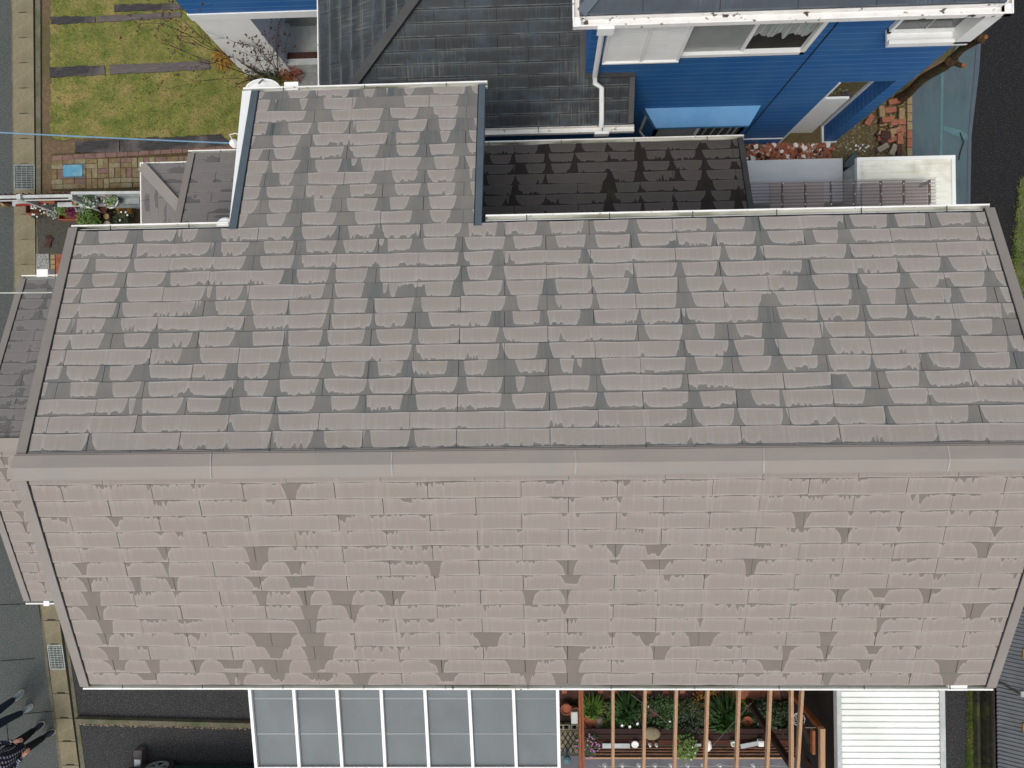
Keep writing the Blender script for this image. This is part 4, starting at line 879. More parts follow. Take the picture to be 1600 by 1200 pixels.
# downpipe
mb = MB(); a = P(945,46,5.1); b = PY(936,125,WY-.12); zj = lz+.12+(WY-ly-.1)*K
p = [Vector((a.x, gy+.04, 5.22)), Vector((a.x,WY-.12,5.0)), Vector((a.x+.02,WY-.12,zj+.15)), Vector((a.x+.03,WY-.18,zj+.03)), Vector((a.x+.13,WY-.24,zj-.0)), Vector((a.x+.15,ly+.05,lz+.08)), Vector((a.x+.15,ly-.03,lz+.0))]
mb.tube(p, .038, 10); mb.box((a.x-.1,gy-.05,5.1),(a.x+.1,gy-.01,5.26)); mb.box((a.x+.05,ly-.14,lz-.12),(a.x+.27,ly-.1,lz-.0)); mb.build('downpipe', M['white'], nb)
# white entrance wall to the north-west
mb = MB(); X0, X1, Y0 = -5.67, -4.72, 6.22
mb.box((X0,Y0,0),(X1,Y0+3,2.12)); ew = mb.build('entrance_wall', M['white'], nb)
mb = MB(); mb.box((X0-.02,Y0-.02,2.12),(lx0+.0,Y0+.12,2.3)); mb.build('white_band', M['white'], ew); mb = MB(); mb.box((X0-.0,Y0+.0,2.3),(lx0+.0,Y0+.12,2.9)); mb.build('blue_band', M['blue_wall'], ew)
mb = MB(); mb.box((X1,Y0+.9,.1),(lx0,Y0+1,2.12)); mb.build('recess_wall', mat('pale_panel', g((176,180,172)), g((160,164,158)), 4, .8), ew)
mb = MB(); mb.box((X1+.0,Y0+.02,0),(-3.9,Y0+.14,.35)); mb.box((X1+.0,Y0+.14,0),(-3.9,Y0+.9,.1)); mb.build('step', M['alu_w'], ew)
mb = MB(); mb.box((X1+.02,Y0+.15,.3),(-3.9,Y0+.26,.36)); mb.build('brick_ledge', M['brick_d'], ew)
gpoly('white_pebbles', [(455,104),(520,100),(520,150),(462,150)], .02, M['white_gravel'])

# ---------------------------------------------------------------- plants
def plant(name, c, r, h, n, lm, label, cat='plant', kind='bush', ls=.05, flowers=None, group=None, parent=None, seed=None):
    rng = random.Random(seed if seed is not None else int(abs(c.x*971+c.y*331))); e = empty(name, (c.x,c.y,c.z), label, cat, group)
    st = MB(); lf = MB(); 
    if kind == 'grass':
        for _ in range(n):
            a = rng.uniform(0,6.28); L = rng.uniform(.5,1)*r*1.15; b0 = c+Vector((rng.uniform(-.15,.15)*r, rng.uniform(-.15,.15)*r, 0)); d = Vector((math.cos(a),math.sin(a),0))
            ln = rng.uniform(.2,1.2); m1 = b0+d*L*.5+Vector((0,0,h*ln)); tip = b0+d*L+Vector((0,0,h*ln*.5)); x = Vector((-d.y,d.x,0))*ls*.22; k = len(lf.v)
            lf.v += [b0-x, b0+x, m1+x, m1-x, tip]; lf.f += [(k,k+1,k+2,k+3),(k+3,k+2,k+4)]; lf.mi += [0,0]
    else:
        for _ in range(n):
            a = rng.uniform(0,6.28); t = rng.random()**.5; z = rng.uniform(.15,1); rad = r*t*math.sqrt(max(.05,1-(z-.45)**2*1.6)); p = c+Vector((math.cos(a)*rad, math.sin(a)*rad, z*h))
            lf.leaf(p, Vector((rng.uniform(-1,1)+math.cos(a)*.5, rng.uniform(-1,1)+math.sin(a)*.5, rng.uniform(-.2,.6))), ls*rng.uniform(.6,1.3), ls*rng.uniform(.4,.7), Vector((rng.uniform(-.4,.4),rng.uniform(-.4,.4),1)))
    for _ in range(7):
        a = rng.uniform(0,6.28); st.tube([c, c+Vector((math.cos(a)*r*.3, math.sin(a)*r*.3, h*.5)), c+Vector((math.cos(a)*r*.6, math.sin(a)*r*.6, h*.8))], [.008,.006,.003], 5)
    st.build('stem', M['twig'], e); lf.build('foliage', M[lm], e)
    if flowers:
        fm, nf, fs = flowers; fl = MB()
        for _ in range(nf):
            a = rng.uniform(0,6.28); t = rng.random()**.5; p = c+Vector((math.cos(a)*r*t, math.sin(a)*r*t, h*rng.uniform(.85,1.1)))
            for q in range(5): fl.leaf(p, Vector((math.cos(q*1.256),math.sin(q*1.256),.2)), fs, fs*.7)
        fl.build('blossom', M[fm], e)
    return e
def pot(c, r, h, m, label, n=20, lip=True):
    mb = MB(); mb.lathe(c, [(r*.7,0),(r*.95,h*.8),(r*1.06,h*.82),(r*1.08,h),(r*.92,h),(r*.88,h*.82),(0.01,h*.8)], n); o = mb.build('flower_pot', M[m]); return tag(o, label, 'flower pot')
# bare shrub at the lawn corner
def bare_shrub():
    rng = random.Random(17); c = P(428,128); e = empty('bare_shrub', c, 'leafless shrub with fine reddish twigs against the white wall', 'shrub'); br = MB(); lf = MB()
    def grow(p, d, L, r, dep):
        pts = [p]; 
        for i in range(4):
            d = (d+Vector((rng.uniform(-.16,.16),rng.uniform(-.16,.16),rng.uniform(-.04,.12)))).normalized(); pts.append(pts[-1]+d*L/4)
        br.tube(pts, [r*(1-.14*i) for i in range(5)], 5)
        if dep > 0:
            for k in range(rng.randint(2,4)):
                q = pts[rng.randint(1,4)]; nd = (d+Vector((rng.uniform(-.8,.8),rng.uniform(-.8,.8),rng.uniform(-.2,.5)))).normalized(); grow(q, nd, L*rng.uniform(.5,.75), r*.55, dep-1)
        else:
            for _ in range(3):
                if rng.random() < .6: lf.leaf(pts[-1]+Vector((rng.uniform(-.03,.03),)*3), Vector((rng.uniform(-1,1),rng.uniform(-1,1),.2)), .05, .03)
    for k in range(9):
        a = rng.uniform(0,6.28); grow(c+Vector((math.cos(a)*.12,math.sin(a)*.1,0)), Vector((math.cos(a)*.45-.1,math.sin(a)*.4-.05,1)), rng.uniform(.8,1.5), .013, 3)
    br.build('branch', M['twig'], e); lf.build('foliage', M['brick_d'], e)
bare_shrub()
plant('low_shrub', P(415,122), .35, .3, 420, 'leaf_d', 'low dark green shrub at the foot of the leafless twigs', 'shrub')
plant('russet_shrub', P(458,118), .22, .3, 260, 'leaf_o', 'small red leaved shrub beside the white pebbles', 'shrub')
plant('dry_grass_tuft', P(352,92), .28, .14, 160, 'leaf_y', 'tuft of dry grass at the lawn corner near the white wall', 'grass tuft', kind='grass')

# ---------------------------------------------------------------- front fence, planters
fy = P(60,308,1.0).y
def rail(p, q, w_, h_, mb): mb.bar(p, q, w_, h_)
e = empty('folding_gate', P(60,318,0), 'folding lattice gate of maroon bars under a pale rail, by the road', 'gate')
mb = MB(); a, b = P(-40,309,.95), P(112,306,.95); mb.bar(a, b, .055, .04); mb.bar(a-Vector((0,.06,.03)), b-Vector((0,.06,.03)), .02, .02); mb.build('top_rail', M['alu_w'], e)
mb = MB(); n = 16
for i in range(n):
    p = a.lerp(b, i/n)+Vector((0,.06,-.05)); q = a.lerp(b, (i+1.6)/n)+Vector((0,.06,-.75)); mb.bar(p, q, .02, .015); mb.bar(Vector((q.x,p.y+.02,p.z)), Vector((p.x,p.y+.02,q.z)), .02, .015)
mb.build('lattice', M['maroon'], e)
for x in (30, 111):
    mb = MB(); c = P(x,308,1.0); mb.box((c.x-.035,c.y-.05,0),(c.x+.035,c.y+.05,1.02)); mb.build('post', M['alu_w'], e)
e = empty('aluminium_fence', P(165,315,0), 'grey aluminium slat fence panel between the gate and the porch', 'fence')
a, b = P(112,302,1.0), P(232,301,1.0); mb = MB(); mb.bar(a, b, .05, .05); mb.build('top_rail', M['alu_w'], e)
mb = MB()
for i in range(8): mb.bar(a+Vector((0,-.02-.004*i,-.12-.1*i)), b+Vector((0,-.02-.004*i,-.12-.1*i)), .03, .07)
mb.build('slats', M['alu'], e)
for x in (114, 170, 228): mb = MB(); c = P(x,303,.98); mb.box((c.x-.03,c.y-.03,0),(c.x+.03,c.y+.03,.98)); mb.build('post', M['alu'], e)
mb = MB(); a, b = P(118,311,.75), P(218,312,.75); mb.bar(a, b, .16, .02); o = mb.build('planter_shelf', M['alu']); tag(o, 'grey metal shelf along the inside of the slat fence', 'shelf')
e = empty('sign_board', P(45,322,.5), 'long red and white board leaning below the gate rail', 'board'); mb = MB(); a, b = P(20,318,.5), P(72,316,.5); mb.bar(a,b,.1,.03); mb.build('board', M['alu_w'], e)
mb = MB(); a, b = P(25,321,.52), P(68,318,.52); mb.bar(a,b,.04,.03); mb.build('red_stripe', M['red'], e)
mb = MB(); mb.bar(P(56,312,.6), P(86,317,.6), .06, .03); tag(mb.build('brown_plank', M['wood_or']), 'short brown plank propped under the gate rail', 'plank')
mb = MB(); mb.bar(P(90,320,.4), P(138,319,.4), .09, .02); tag(mb.build('bench_shelf', M['alu_w']), 'narrow white shelf holding two small pots beside the gate', 'shelf')
pot(P(120,319,.41), .045, .08, 'brick_y', 'tiny brown pot on the narrow white shelf'); pot(P(131,319,.41), .04, .07, 'petal_w', 'tiny white pot on the narrow white shelf, right of a brown one')
for x, m_, lab, fl in ((148,'leaf','round white rimmed pot on the fence shelf, filled with dark green leaves',None),(180,'leaf_l','round white rimmed pot on the fence shelf with pink and yellow flowers',('petal_p',8,.02))):
    c = P(x,317,.77); pot(c, .13, .14, 'petal_w', lab); plant('potted_plant', c+Vector((0,0,.1)), .13, .13, 160, m_, lab.replace('round white rimmed pot', 'leafy plant in the round pot'), flowers=fl, ls=.045)
def tray(p0, p1, w_, m_, lab):
    mb = MB(); d = (p1-p0).normalized(); n = Vector((-d.y,d.x,0)); 
    mb.bar(p0+Vector((0,0,.02)), p1+Vector((0,0,.02)), w_, .03)
    for s in (1,-1): mb.bar(p0+n*s*w_/2+Vector((0,0,.08)), p1+n*s*w_/2+Vector((0,0,.08)), .02, .16)
    for p in (p0, p1): mb.bar(p-n*w_/2+Vector((0,0,.08)), p+n*w_/2+Vector((0,0,.08)), .02, .158)
    return tag(mb.build('planter_box', M[m_]), lab, 'planter')
tray(P(49,330,.0), P(79,330,.0), .17, 'terra', 'terracotta planter trough with white spotted leaves next to the drain')
plant('silver_plant', P(64,330,.06), .16, .12, 110, 'leaf_d', 'white flowering plant filling the terracotta trough next to the drain', flowers=('petal_w',20,.022), ls=.05)
plant('silver_bush', P(88,331,.0), .13, .2, 140, 'leaf_w', 'pale silver leaved plant between two terracotta planters')
tray(P(100,340,.0), P(130,340,.0), .15, 'terra', 'low terracotta planter trough under magenta foliage')
plant('green_herb', P(105,331,.1), .1, .18, 150, 'leaf_l', 'small bright green herb at the left of the magenta plant'); plant('magenta_plant', P(118,332,.1), .13, .2, 190, 'leaf_r', 'magenta leaved plant in the low terracotta trough')
plant('grey_plant', P(134,329,.1), .1, .22, 130, 'leaf_w', 'grey green plant with pale tips right of the magenta one', ls=.035)
plant('green_bush', P(146,346,.0), .2, .28, 380, 'leaf_l', 'lush bright green bush just above the roof gutter by the front bed', ls=.05)
pot(P(168,328,.1), .085, .15, 'wood_rd', 'round brown pot with pale stones in the front bed'); pot(P(171,340,.05), .05, .1, 'brick_y', 'small tan round pot below the round brown pot'); pot(P(172,352,.05), .06, .1, 'block', 'small grey pot at the very edge of the roof gutter')
plant('fern', P(196,346,.0), .19, .2, 190, 'leaf_d', 'dark green and white plant in the bed beside the porch', flowers=('petal_w',4,.025)); plant('straw_plant', P(196,329,.0), .18, .1, 110, 'leaf_y', 'straw coloured grassy plant under the fence shelf by the porch', kind='grass')
mb = MB(); mb.bar(P(157,340,.02), P(157,325,.02), .05, .06); tag(mb.build('red_edging', M['wood_rd']), 'dark red timber edging in the front bed', 'edging')
for x, m_, lab in ((4,'block','grey cylindrical marker on the road edge left of a yellowish one'),(12,'brick_y','yellowish cylindrical marker on the road edge by the gate')):
    c = P(x,321); mb = MB(); mb.lathe(c, [(.05,0),(.05,.12),(.04,.14),(.02,.15)], 14); tag(mb.build('marker_post', M[m_]), lab, 'marker')

# ---------------------------------------------------------------- back yard right
gpoly('weed_sheet', [(1421,148),(1438,136),(1478,104),(1500,60),(1508,-40),(1536,-40),(1530,110),(1516,215),(1516,330),(1440,330),(1424,250)], .01, M['teal'])
gpoly('weed_sheet_tape', [(1470,110),(1475,108),(1473,200),(1471,330),(1467,330),(1469,200)], .016, M['teal_s']); gpoly('weed_sheet_patch', [(1474,196),(1500,203),(1512,211),(1512,219),(1503,216),(1474,204)], .018, M['teal_s'])
gpoly('weed_sheet_edge', [(1529,20),(1536,20),(1530,110),(1518,212),(1516,330),(1511,330),(1513,210),(1523,110)], .022, M['verge_dk'])
rng = random.Random(29)
mb = MB()
for _ in range(900):
    mb.cur = rng.choice((0,0,0,0,1,1,2,3)); x, y = rng.gauss(1225,42), rng.uniform(226,256)
    if not 1164 < x < 1303: continue
    c = P(x, y, .01+rng.random()*.05); s = rng.uniform(.02,.055); mb.prism([(c.x+s*math.cos(a+rng.uniform(-.3,.3)), c.y+s*math.sin(a+rng.uniform(-.3,.3))) for a in (0,1.3,2.6,3.9,5.1)], c.z-.03, c.z+s*.6)
tag(mb.build('brick_rubble', [M['rubble'], M['brick'], M['petal_w'], M['brick_d']]), 'heap of crushed orange brick rubble at the foot of the blue wall', 'rubble', kind='stuff')
mb = MB()
for _ in range(1500):
    x, y = rng.uniform(1250,1424), rng.uniform(140,262); c = P(x,y,0); s = rng.uniform(.008,.022)
    if c.y > WY-.02 and c.x < 5.8: continue
    mb.prism([(c.x+s*math.cos(a), c.y+s*math.sin(a)) for a in (0,1.5,3.1,4.6)], -.0, s*.8)
tag(mb.build('pebbles', mat('pebble', g((168,156,130)), g((110,98,76)), 6, .95)), 'loose pebbles on the yard between blue wall and bricks', 'pebbles', kind='stuff')
mb = MB()
for _ in range(15):
    x, y = rng.gauss(1347,9), rng.gauss(233,4); c = P(x,y,.03); mb.blob(c, (rng.uniform(.01,.024),)*3, rng, 6, 4, .3)
tag(mb.build('white_pebbles', M['white']), 'scatter of white stones on the yard gravel', 'stones', kind='stuff')
# brick pile
def one_brick(c, a, m_, lab, tilt=0, L=.21, W=.1, H=.06):
    mb = MB(); mb.prism([(-L/2,-W/2),(L/2,-W/2),(L/2,W/2),(-L/2,W/2)], 0, H); o = mb.build('brick', M[m_], at=(0,0,0)); o.location = c; o.rotation_euler = (tilt, tilt*.6, a); return tag(o, lab, 'brick', 'bricks dumped in the back yard')
big = [(1357,189,1.0,'brick','orange brown brick lying alone left of the pile'),(1376,176,1.6,'brick_y','tan brick standing at the upper left of the pile'),(1389,173,.1,'brick','square looking brick above the middle of the pile'),(1407,179,1.55,'brick_y','tan brick upright at the right of the pile'),(1385,188,.05,'brick','long red brick across the middle of the pile'),
 (1404,218,1.5,'brick','bright orange brick at the lower right of the pile'),(1378,232,.5,'block','greenish grey brick lying below the pile'),(1394,235,1.1,'block','small greenish grey brick below the pile, next to a darker red one'),(1403,235,1.57,'brick_d','dark red brick upright at the bottom of the pile'),(1396,160,.2,'brick','pinkish brick at the top of the pile next to the trunk')]
for x,y,a,m_,lab in big: one_brick(P(x,y,.1), a, m_, lab, rng.uniform(-.1,.1))
for i in range(26):
    x, y = 1372+rng.random()*36, 185+rng.random()*40
    one_brick(P(x,y,.02+rng.random()*.06), rng.choice((0,1.57,.4,1.2))+rng.uniform(-.2,.2), rng.choice(('brick','brick','brick_y','brick_d')), 'reddish brown brick in the middle of the heap', rng.uniform(-.2,.2), L=rng.uniform(.1,.2))
for i in range(7):
    one_brick(P(1419, 158+i*13.4, .0), 1.57+rng.uniform(-.06,.06), 'brick_y' if i not in (4,5) else 'brick', 'brick in the straight edging row along the teal sheet', 0, L=.15, W=.09)
# pollarded trunk
c = P(1402,157); tp = P(1536,57,2.6); e = empty('pollarded_tree', c, 'bare pruned tree trunk rising at the corner of the blue house', 'tree')
pts = [c, c+Vector((.02,0,.4)), c+Vector((-.03,.02,.9)), c+Vector((.04,-.02,1.5)), c+Vector((.02,.03,2.0)), Vector((tp.x,tp.y,2.55)), Vector((tp.x+.03,tp.y,2.62))]
mb = MB(); mb.tube(pts, [.11,.085,.075,.08,.06,.06,.03], 12); mb.tube([pts[4]-Vector((0,0,.35)), pts[4]+Vector((.08,-.12,-.28)), pts[4]+Vector((.12,-.2,-.2))], [.05,.04,.035], 8); mb.blob(pts[4]-Vector((0,.05,.3)), (.1,.09,.09), rng, 10, 6, .25); mb.blob(pts[5], (.09,.08,.07), rng, 10, 6, .25); mb.build('trunk', M['bark'], e)
mb = MB(); q = pts[5]; mb.lathe(q+Vector((.03,-.02,.06)), [(.03,0),(.03,.02)], 10); q = pts[4]+Vector((.12,-.2,-.2)); mb.lathe(q-Vector((0,0,.0)), [(.035,0),(.035,.04)], 10); mb.build('pruning_cut', M['bark_cut'], e)
mb = MB(); mb.tube([P(1401,162,.05),P(1408,153,.1),P(1414,150,.12)], .03, 8); tag(mb.build('white_pipe', M['alu_w']), 'short whitish pipe at the foot of the pruned trunk', 'pipe')
mb = MB(); mb.tube([P(1500,207,.02), P(1506,222,.05), P(1500,240,.03), P(1498,250,.02)], .012, 6); tag(mb.build('black_cord', M['rubber']), 'thin dark cord lying at the edge of the teal sheet', 'cord')
# storage box, white shed, translucent roof
bx = empty('storage_box', P(1240,290,0), 'long pale grey flat lidded storage box beside the brick rubble', 'storage box'); zt = 1.3
a, b = P(1160,251,zt), P(1317,284,zt); mb = MB(); mb.box((a.x,b.y-.35,zt-.05),(b.x,a.y,zt)); mb.build('lid', M['grey_box'], bx); mb = MB(); mb.box((a.x+.03,b.y-.33,0),(b.x-.03,a.y-.03,zt-.05)); mb.build('body', M['alu'], bx)
sd_e = empty('garden_shed', P(1410,300,0), 'white metal garden shed with a ribbed stained roof near the teal sheet', 'shed'); zt = 1.9
a, b = P(1339,246,zt), P(1494,328,zt); ax, bx_, ay, by = a.x, b.x, a.y, b.y-.5
mb = MB(); mb.box((ax+.05,by+.05,0),(bx_-.05,ay-.05,zt-.08)); mb.build('body', M['alu_w'], sd_e)
mb = MB(); mb.box((ax+.06,by+.06,zt-.08),(bx_-.06,ay-.06,zt-.02)); y = ay-.14
while y > by+.1: mb.bar((ax+.07,y,zt-.015),(bx_-.13,y,zt-.015), .018, .02); y -= .115
rfS = mb.build('roof_panel', M['shed_rust'], sd_e)
mb = MB(); mb.box((ax,ay-.06,zt-.09),(bx_,ay,zt)); mb.box((ax,by,zt-.09),(ax+.055,ay-.06,zt)); mb.box((bx_-.06,by,zt-.09),(bx_,ay-.06,zt)); mb.build('roof_rim', M['shed_w'], sd_e)
pc = empty('corrugated_canopy', P(1300,320,0), 'translucent corrugated canopy between the shed and the big roof', 'canopy'); zc = 2.35
a, b = P(1166,284,zc), P(1463,330,zc); mb = MB(); n = int((a.y-b.y+.5)/.009); th = 0
y = a.y; rows = []
i = 0; x0, x1 = a.x, b.x
while y > b.y-.5:
    z = zc+.016*math.sin(i*math.pi/3); rows.append(len(mb.v)); mb.v += [Vector((x0,y,z)), Vector((x1,y,z))]; y -= .0088; i += 1
for q in range(len(rows)-1): mb.f.append((rows[q],rows[q]+1,rows[q+1]+1,rows[q+1])[::-1]); mb.mi.append(1 if q % 6 in (3,4) else 0)
mb.build('sheet', [mat('smoky_polycarbonate', g((170,160,156)), g((160,152,150)), 2, .3, alpha=.3, spec=.5), mat('dark_valley', g((120,112,110)), g((136,128,126)), 7, .6, alpha=.6)], pc)  # darker strip repeated along every corrugation
for xa_, xb_, lab_ in ((1203,1288,'left pale board stored under the corrugated canopy'),(1347,1450,'right pale board stored under the corrugated canopy')):
    a_, b_ = P(xa_,286,zc-.3), P(xb_,330,zc-.3); m9 = MB(); m9.box((a_.x,b_.y-.4,zc-.33),(b_.x,a_.y,zc-.3)); tag(m9.build('stored_board', mat('pinkish_board', g((200,186,178)), g((184,172,166)), 2, .8)), lab_, 'board')
mb = MB()
for px_ in (1222,1258,1298,1335,1376,1412,1452): q = P(px_,284,zc-.06); mb.bar((q.x,a.y-.02,zc-.06),(q.x,b.y-.5,zc-.06), .018, .05)
mb.split('rafter', M['path_red'], pc)
mb = MB()
for px_ in (1222,1258,1298,1335,1376,1412,1452):
    for py_ in (287,303,319): q = P(px_+rng.uniform(-2,2),py_,zc+.02); mb.lathe(q, [(.009,0),(.009,.006),(.004,.01)], 8)
mb.split('screw', M['white'], pc)
mb = MB()
for X in (x0+.05, x1-.1): mb.box((X,a.y-.08,0),(X+.05,a.y-.03,zc-.07))
mb.build('post', M['alu'], pc)
mb = MB(); c = P(1330,240,.2); mb.prism([(q.x,q.y) for q in (P(1317,262,.2),P(1318,256,.2),P(1336,237,.2),P(1338,262,.2))], 0, .25); tag(mb.build('teal_board', M['teal']), 'teal board standing between the grey box and the shed', 'board')
mb = MB(); c = P(977,212,.3); mb.box((c.x-.07,c.y-.1,0),(c.x+.07,c.y+.03,.3)); tag(mb.build('wood_block', M['wood_or']), 'brown timber post end in the dark gap between the houses', 'timber')
mb = MB(); a, b = P(778,221,.2), P(834,221,.2); mb.tube([a,b], .02, 8); tag(mb.build('grey_pipe', M['alu_w']), 'thin pale pipe in the dark gap between the houses', 'pipe')
# grass verge right
def strip_grass(name, poly, n, lab, m_='leaf_l', h=.06):
    mb = MB(); xs = [p[0] for p in poly]; ys = [p[1] for p in poly]; rng = random.Random(9)
    for _ in range(n):
        x, y = rng.uniform(min(xs),max(xs)), rng.uniform(min(ys),max(ys))
        if inpoly(x+rng.gauss(0,.8), y, poly):
            a = rng.uniform(0,6.28); mb.leaf(P(x,y,.0), Vector((math.cos(a)*.7,math.sin(a)*.7,rng.uniform(.3,1))), rng.uniform(.5,1.3)*h, .014)
    tag(mb.build(name, M[m_]), lab, 'grass', kind='stuff')
strip_grass('verge_grass', [(1592,280),(1640,260),(1640,640),(1592,640),(1584,500),(1580,400)], 9000, 'rough green grass along the dark lane edge', 'turf', .08)
gpoly('verge_soil', [(1594,280),(1640,260),(1640,640),(1598,640),(1588,500),(1586,430)], .01, M['conc2'])

# ---------------------------------------------------------------- carport
zc = 2.75; e = empty('carport', P(630,1150,0), 'carport roof of grey polycarbonate panels between white rafters', 'carport')
def CP(px, py): t = (py-1060)/140; return P(px, py, zc-.28*t)
topx = [391,460,527,596,664,733,802,871]; botx = [402.5,469.5,536,603,671,739.5,807,873.5]
mb = MB()
for i, (xt, xb) in enumerate(zip(topx, botx)):
    r = MB(); a, b = CP(xt-.6-(xb-xt)*.35,1010), CP(xb,1198); r.bar(a+Vector((0,0,.03)), b+Vector((0,0,.03)), .048, .06, (0,-.1,1)); r.build('rafter', M['white'], e)
for i in range(7):
    a, b, c, d = CP(topx[i]+1-(botx[i]-topx[i])*.35,1010), CP(topx[i+1]-1-(botx[i+1]-topx[i+1])*.35,1010), CP(botx[i+1]-1,1196), CP(botx[i]+1,1196); p = MB(); n = Vector((0,0,.012)); p.face([d,c,b,a]); p.face([a-n,b-n,c-n,d-n]); p.face([a,b,b-n,a-n]); p.face([c,d,d-n,c-n]); p.build('panel', M['poly'], e)
pu = MB()
for yy in (1091,1146): a, b = CP(392+(yy-1075)*.09,yy)+Vector((0,0,.004)), CP(872,yy)+Vector((0,0,.004)); pu.bar(a, b, .03, .008)
pu.build('purlin', mat('purlin_grey', g((128,134,137)), g((122,128,131)), 3, .4), e)
r = MB(); a, b = CP(401,1200.5), CP(875,1200.5); r.bar(a, b, .09, .1); r.build('front_beam', M['white'], e)
for x in (420, 860): r = MB(); c = CP(x,1201); r.box((c.x-.04,c.y-.04,0),(c.x+.04,c.y+.04,c.z-.05)); r.build('post', M['white'], e)
# kerb between the drive strips
e2 = MB(); a, b, c, d = P(122,1119), P(400,1126), P(400,1133), P(124,1126)
e2.prism([(p.x,p.y) for p in (a,b,c,d)], 0, .12); tag(e2.build('kerb_divider', M['conc2']), kind='structure')
mb = MB(); rng = random.Random(77)
for _ in range(520):
    x = rng.uniform(125,398); y = 1127+(x-125)*.025+rng.random()*6; c = P(x,y,0); s = rng.uniform(.008,.022); mb.prism([(c.x+s*math.cos(a), c.y+s*math.sin(a)*.7) for a in (0,1.3,2.6,3.9,5.1)], 0, s)
tag(mb.build('leaf_litter', mat('litter', g((176,160,134)), g((70,54,42)), 26, .95)), 'dry leaf litter and grit along the low kerb', 'leaf litter', kind='stuff')
# post with label
c = P(215,1190,0); e = empty('wooden_stake', c, 'squared wooden post end with a white paper label on the driveway left of the car', 'post'); za = .16
a, b, d_ = P(208.5,1173,za), P(221.5,1187,za), P(221.5,1225,za); mb = MB(); mb.box((a.x,d_.y,0),(b.x,a.y,za)); mb.build('post_block', M['sleeper_g'], e)
mb = MB(); q = P(219.5,1199,za); mb.box((a.x+.015,q.y,za-.002),(q.x,b.y,za+.004)); mb.build('paper_label', M['white'], e)

# car, nose at the left, only its upper flank in view
def car():
    c = P(245,1199,.32); x0 = c.x-.75; yn = P(300,1200,.32).y
    e = empty('parked_car', (x0+2.1, yn-.85, 0), 'dark green car with silver alloy wheel parked below the carport', 'car')
    prof = [(0,.35),(.03,.62),(.25,.78),(1.15,.95),(1.75,1.38),(2.9,1.42),(3.6,1.0),(4.05,.9),(4.1,.4),(3.9,.22),(.2,.22)]
    mb = MB(); rows = []
    for t, sc in ((0,.93),(.06,1),(.94,1),(1,.93)):
        rows.append(len(mb.v)); y = yn-1.66*t
        for (x, z) in prof:
            inset = (.0 if z < .9 else (z-.9)*.35)*(1 if t < .5 else -1); mb.v.append(Vector((x0+2.05+(x-2.05)*sc, y-inset, z)))
    n = len(prof)
    for i in range(3):
        for j in range(n): j2 = (j+1) % n; mb.f.append((rows[i]+j, rows[i]+j2, rows[i+1]+j2, rows[i+1]+j)); mb.mi.append(0)
    mb.f.append(tuple(rows[0]+j for j in range(n))[::-1]); mb.f.append(tuple(rows[3]+j for j in range(n))); mb.mi += [0,0]; mb.build('body', M['car'], e)
    for side in (1,-1):
        g_ = MB(); y = yn-.10 if side > 0 else yn-1.56
        g_.face([(x0+1.35,y,.98),(x0+3.3,y,.98),(x0+2.85,y-side*.11,1.34),(x0+1.85,y-side*.11,1.34)]); g_.build('side_window', M['glass'], e)
    g_ = MB(); g_.face([(x0+1.2,yn-.2,.985),(x0+1.2,yn-1.46,.985),(x0+1.72,yn-1.36,1.385),(x0+1.72,yn-.3,1.385)]); g_.build('windscreen', M['glass'], e)
    for wx in (.75, 3.25):
        for y, s in ((yn+.015, 1), (yn-1.675, -1)):
            t = MB(); k0 = Vector((x0+wx, y, .32)); ring = [(.19,-.0),(.31,-.0),(.32,-.03),(.32,-.19),(.2,-.2)]
            for i, (r, d) in enumerate(ring):
                for q in range(24): a = q*math.pi/12; t.v.append(k0+Vector((r*math.cos(a), s*d, r*math.sin(a))))
            for i in range(4):
                for q in range(24): t.f.append((i*24+q, i*24+(q+1) % 24, (i+1)*24+(q+1) % 24, (i+1)*24+q)); t.mi.append(0)
            wo = t.build('wheel', M['rubber'], e)
            r_ = MB()
            for q in range(5):
                for dd in (-.16,.16): a = q*math.pi*2/5+.4+dd; r_.bar(k0+Vector((0,s*-.015,0)), k0+Vector((.2*math.cos(a), s*-.01, .2*math.sin(a))), .035, .025)
            for q in range(24):
                a = q*math.pi/12; b = a+math.pi/12; r_.bar(k0+Vector((.2*math.cos(a), s*-.005, .2*math.sin(a))), k0+Vector((.2*math.cos(b), s*-.005, .2*math.sin(b))), .022, .03)
            r_.build('rim', M['chrome'], wo)
car()

# ---------------------------------------------------------------- terrace garden and pergola
gpoly('terrace_paving', [(872,1060),(1310,1060),(1310,1092),(872,1092)], .02, M['brick_d'])
gpoly('garden_soil', [(872,1091),(1250,1091),(1250,1140),(872,1140)], .012, M['dark_soil'])
gpoly('terrace_slab', [(872,1140),(1330,1140),(1330,1290),(872,1290)], .008, M['conc_dk'])
gpoly('terrace_grey_walk', [(872,1181),(1310,1181),(1300,1290),(872,1290)], .014, mat('grey_paving', g((112,112,118)), g((98,98,104)), 3, .8, c3=g((90,90,96))))
# clay paving pieces under the eave
for i, x in enumerate((882,938,964,988,1014,1040,1066,1094,1121)):
    c = P(x,1079,.02); mb = MB(); mb.box((c.x-.05,c.y-.045,.02),(c.x+.05,c.y+.045,.05)); tag(mb.build('pink_paver', M['terra'] if i % 2 else M['brick']), 'small pink square clay paver just under the gutter line', 'paver', 'pink clay pavers under the eave')
gpoly('terracotta_patio', [(1136,1076),(1216,1074),(1222,1094),(1136,1093)], .03, M['brick'])
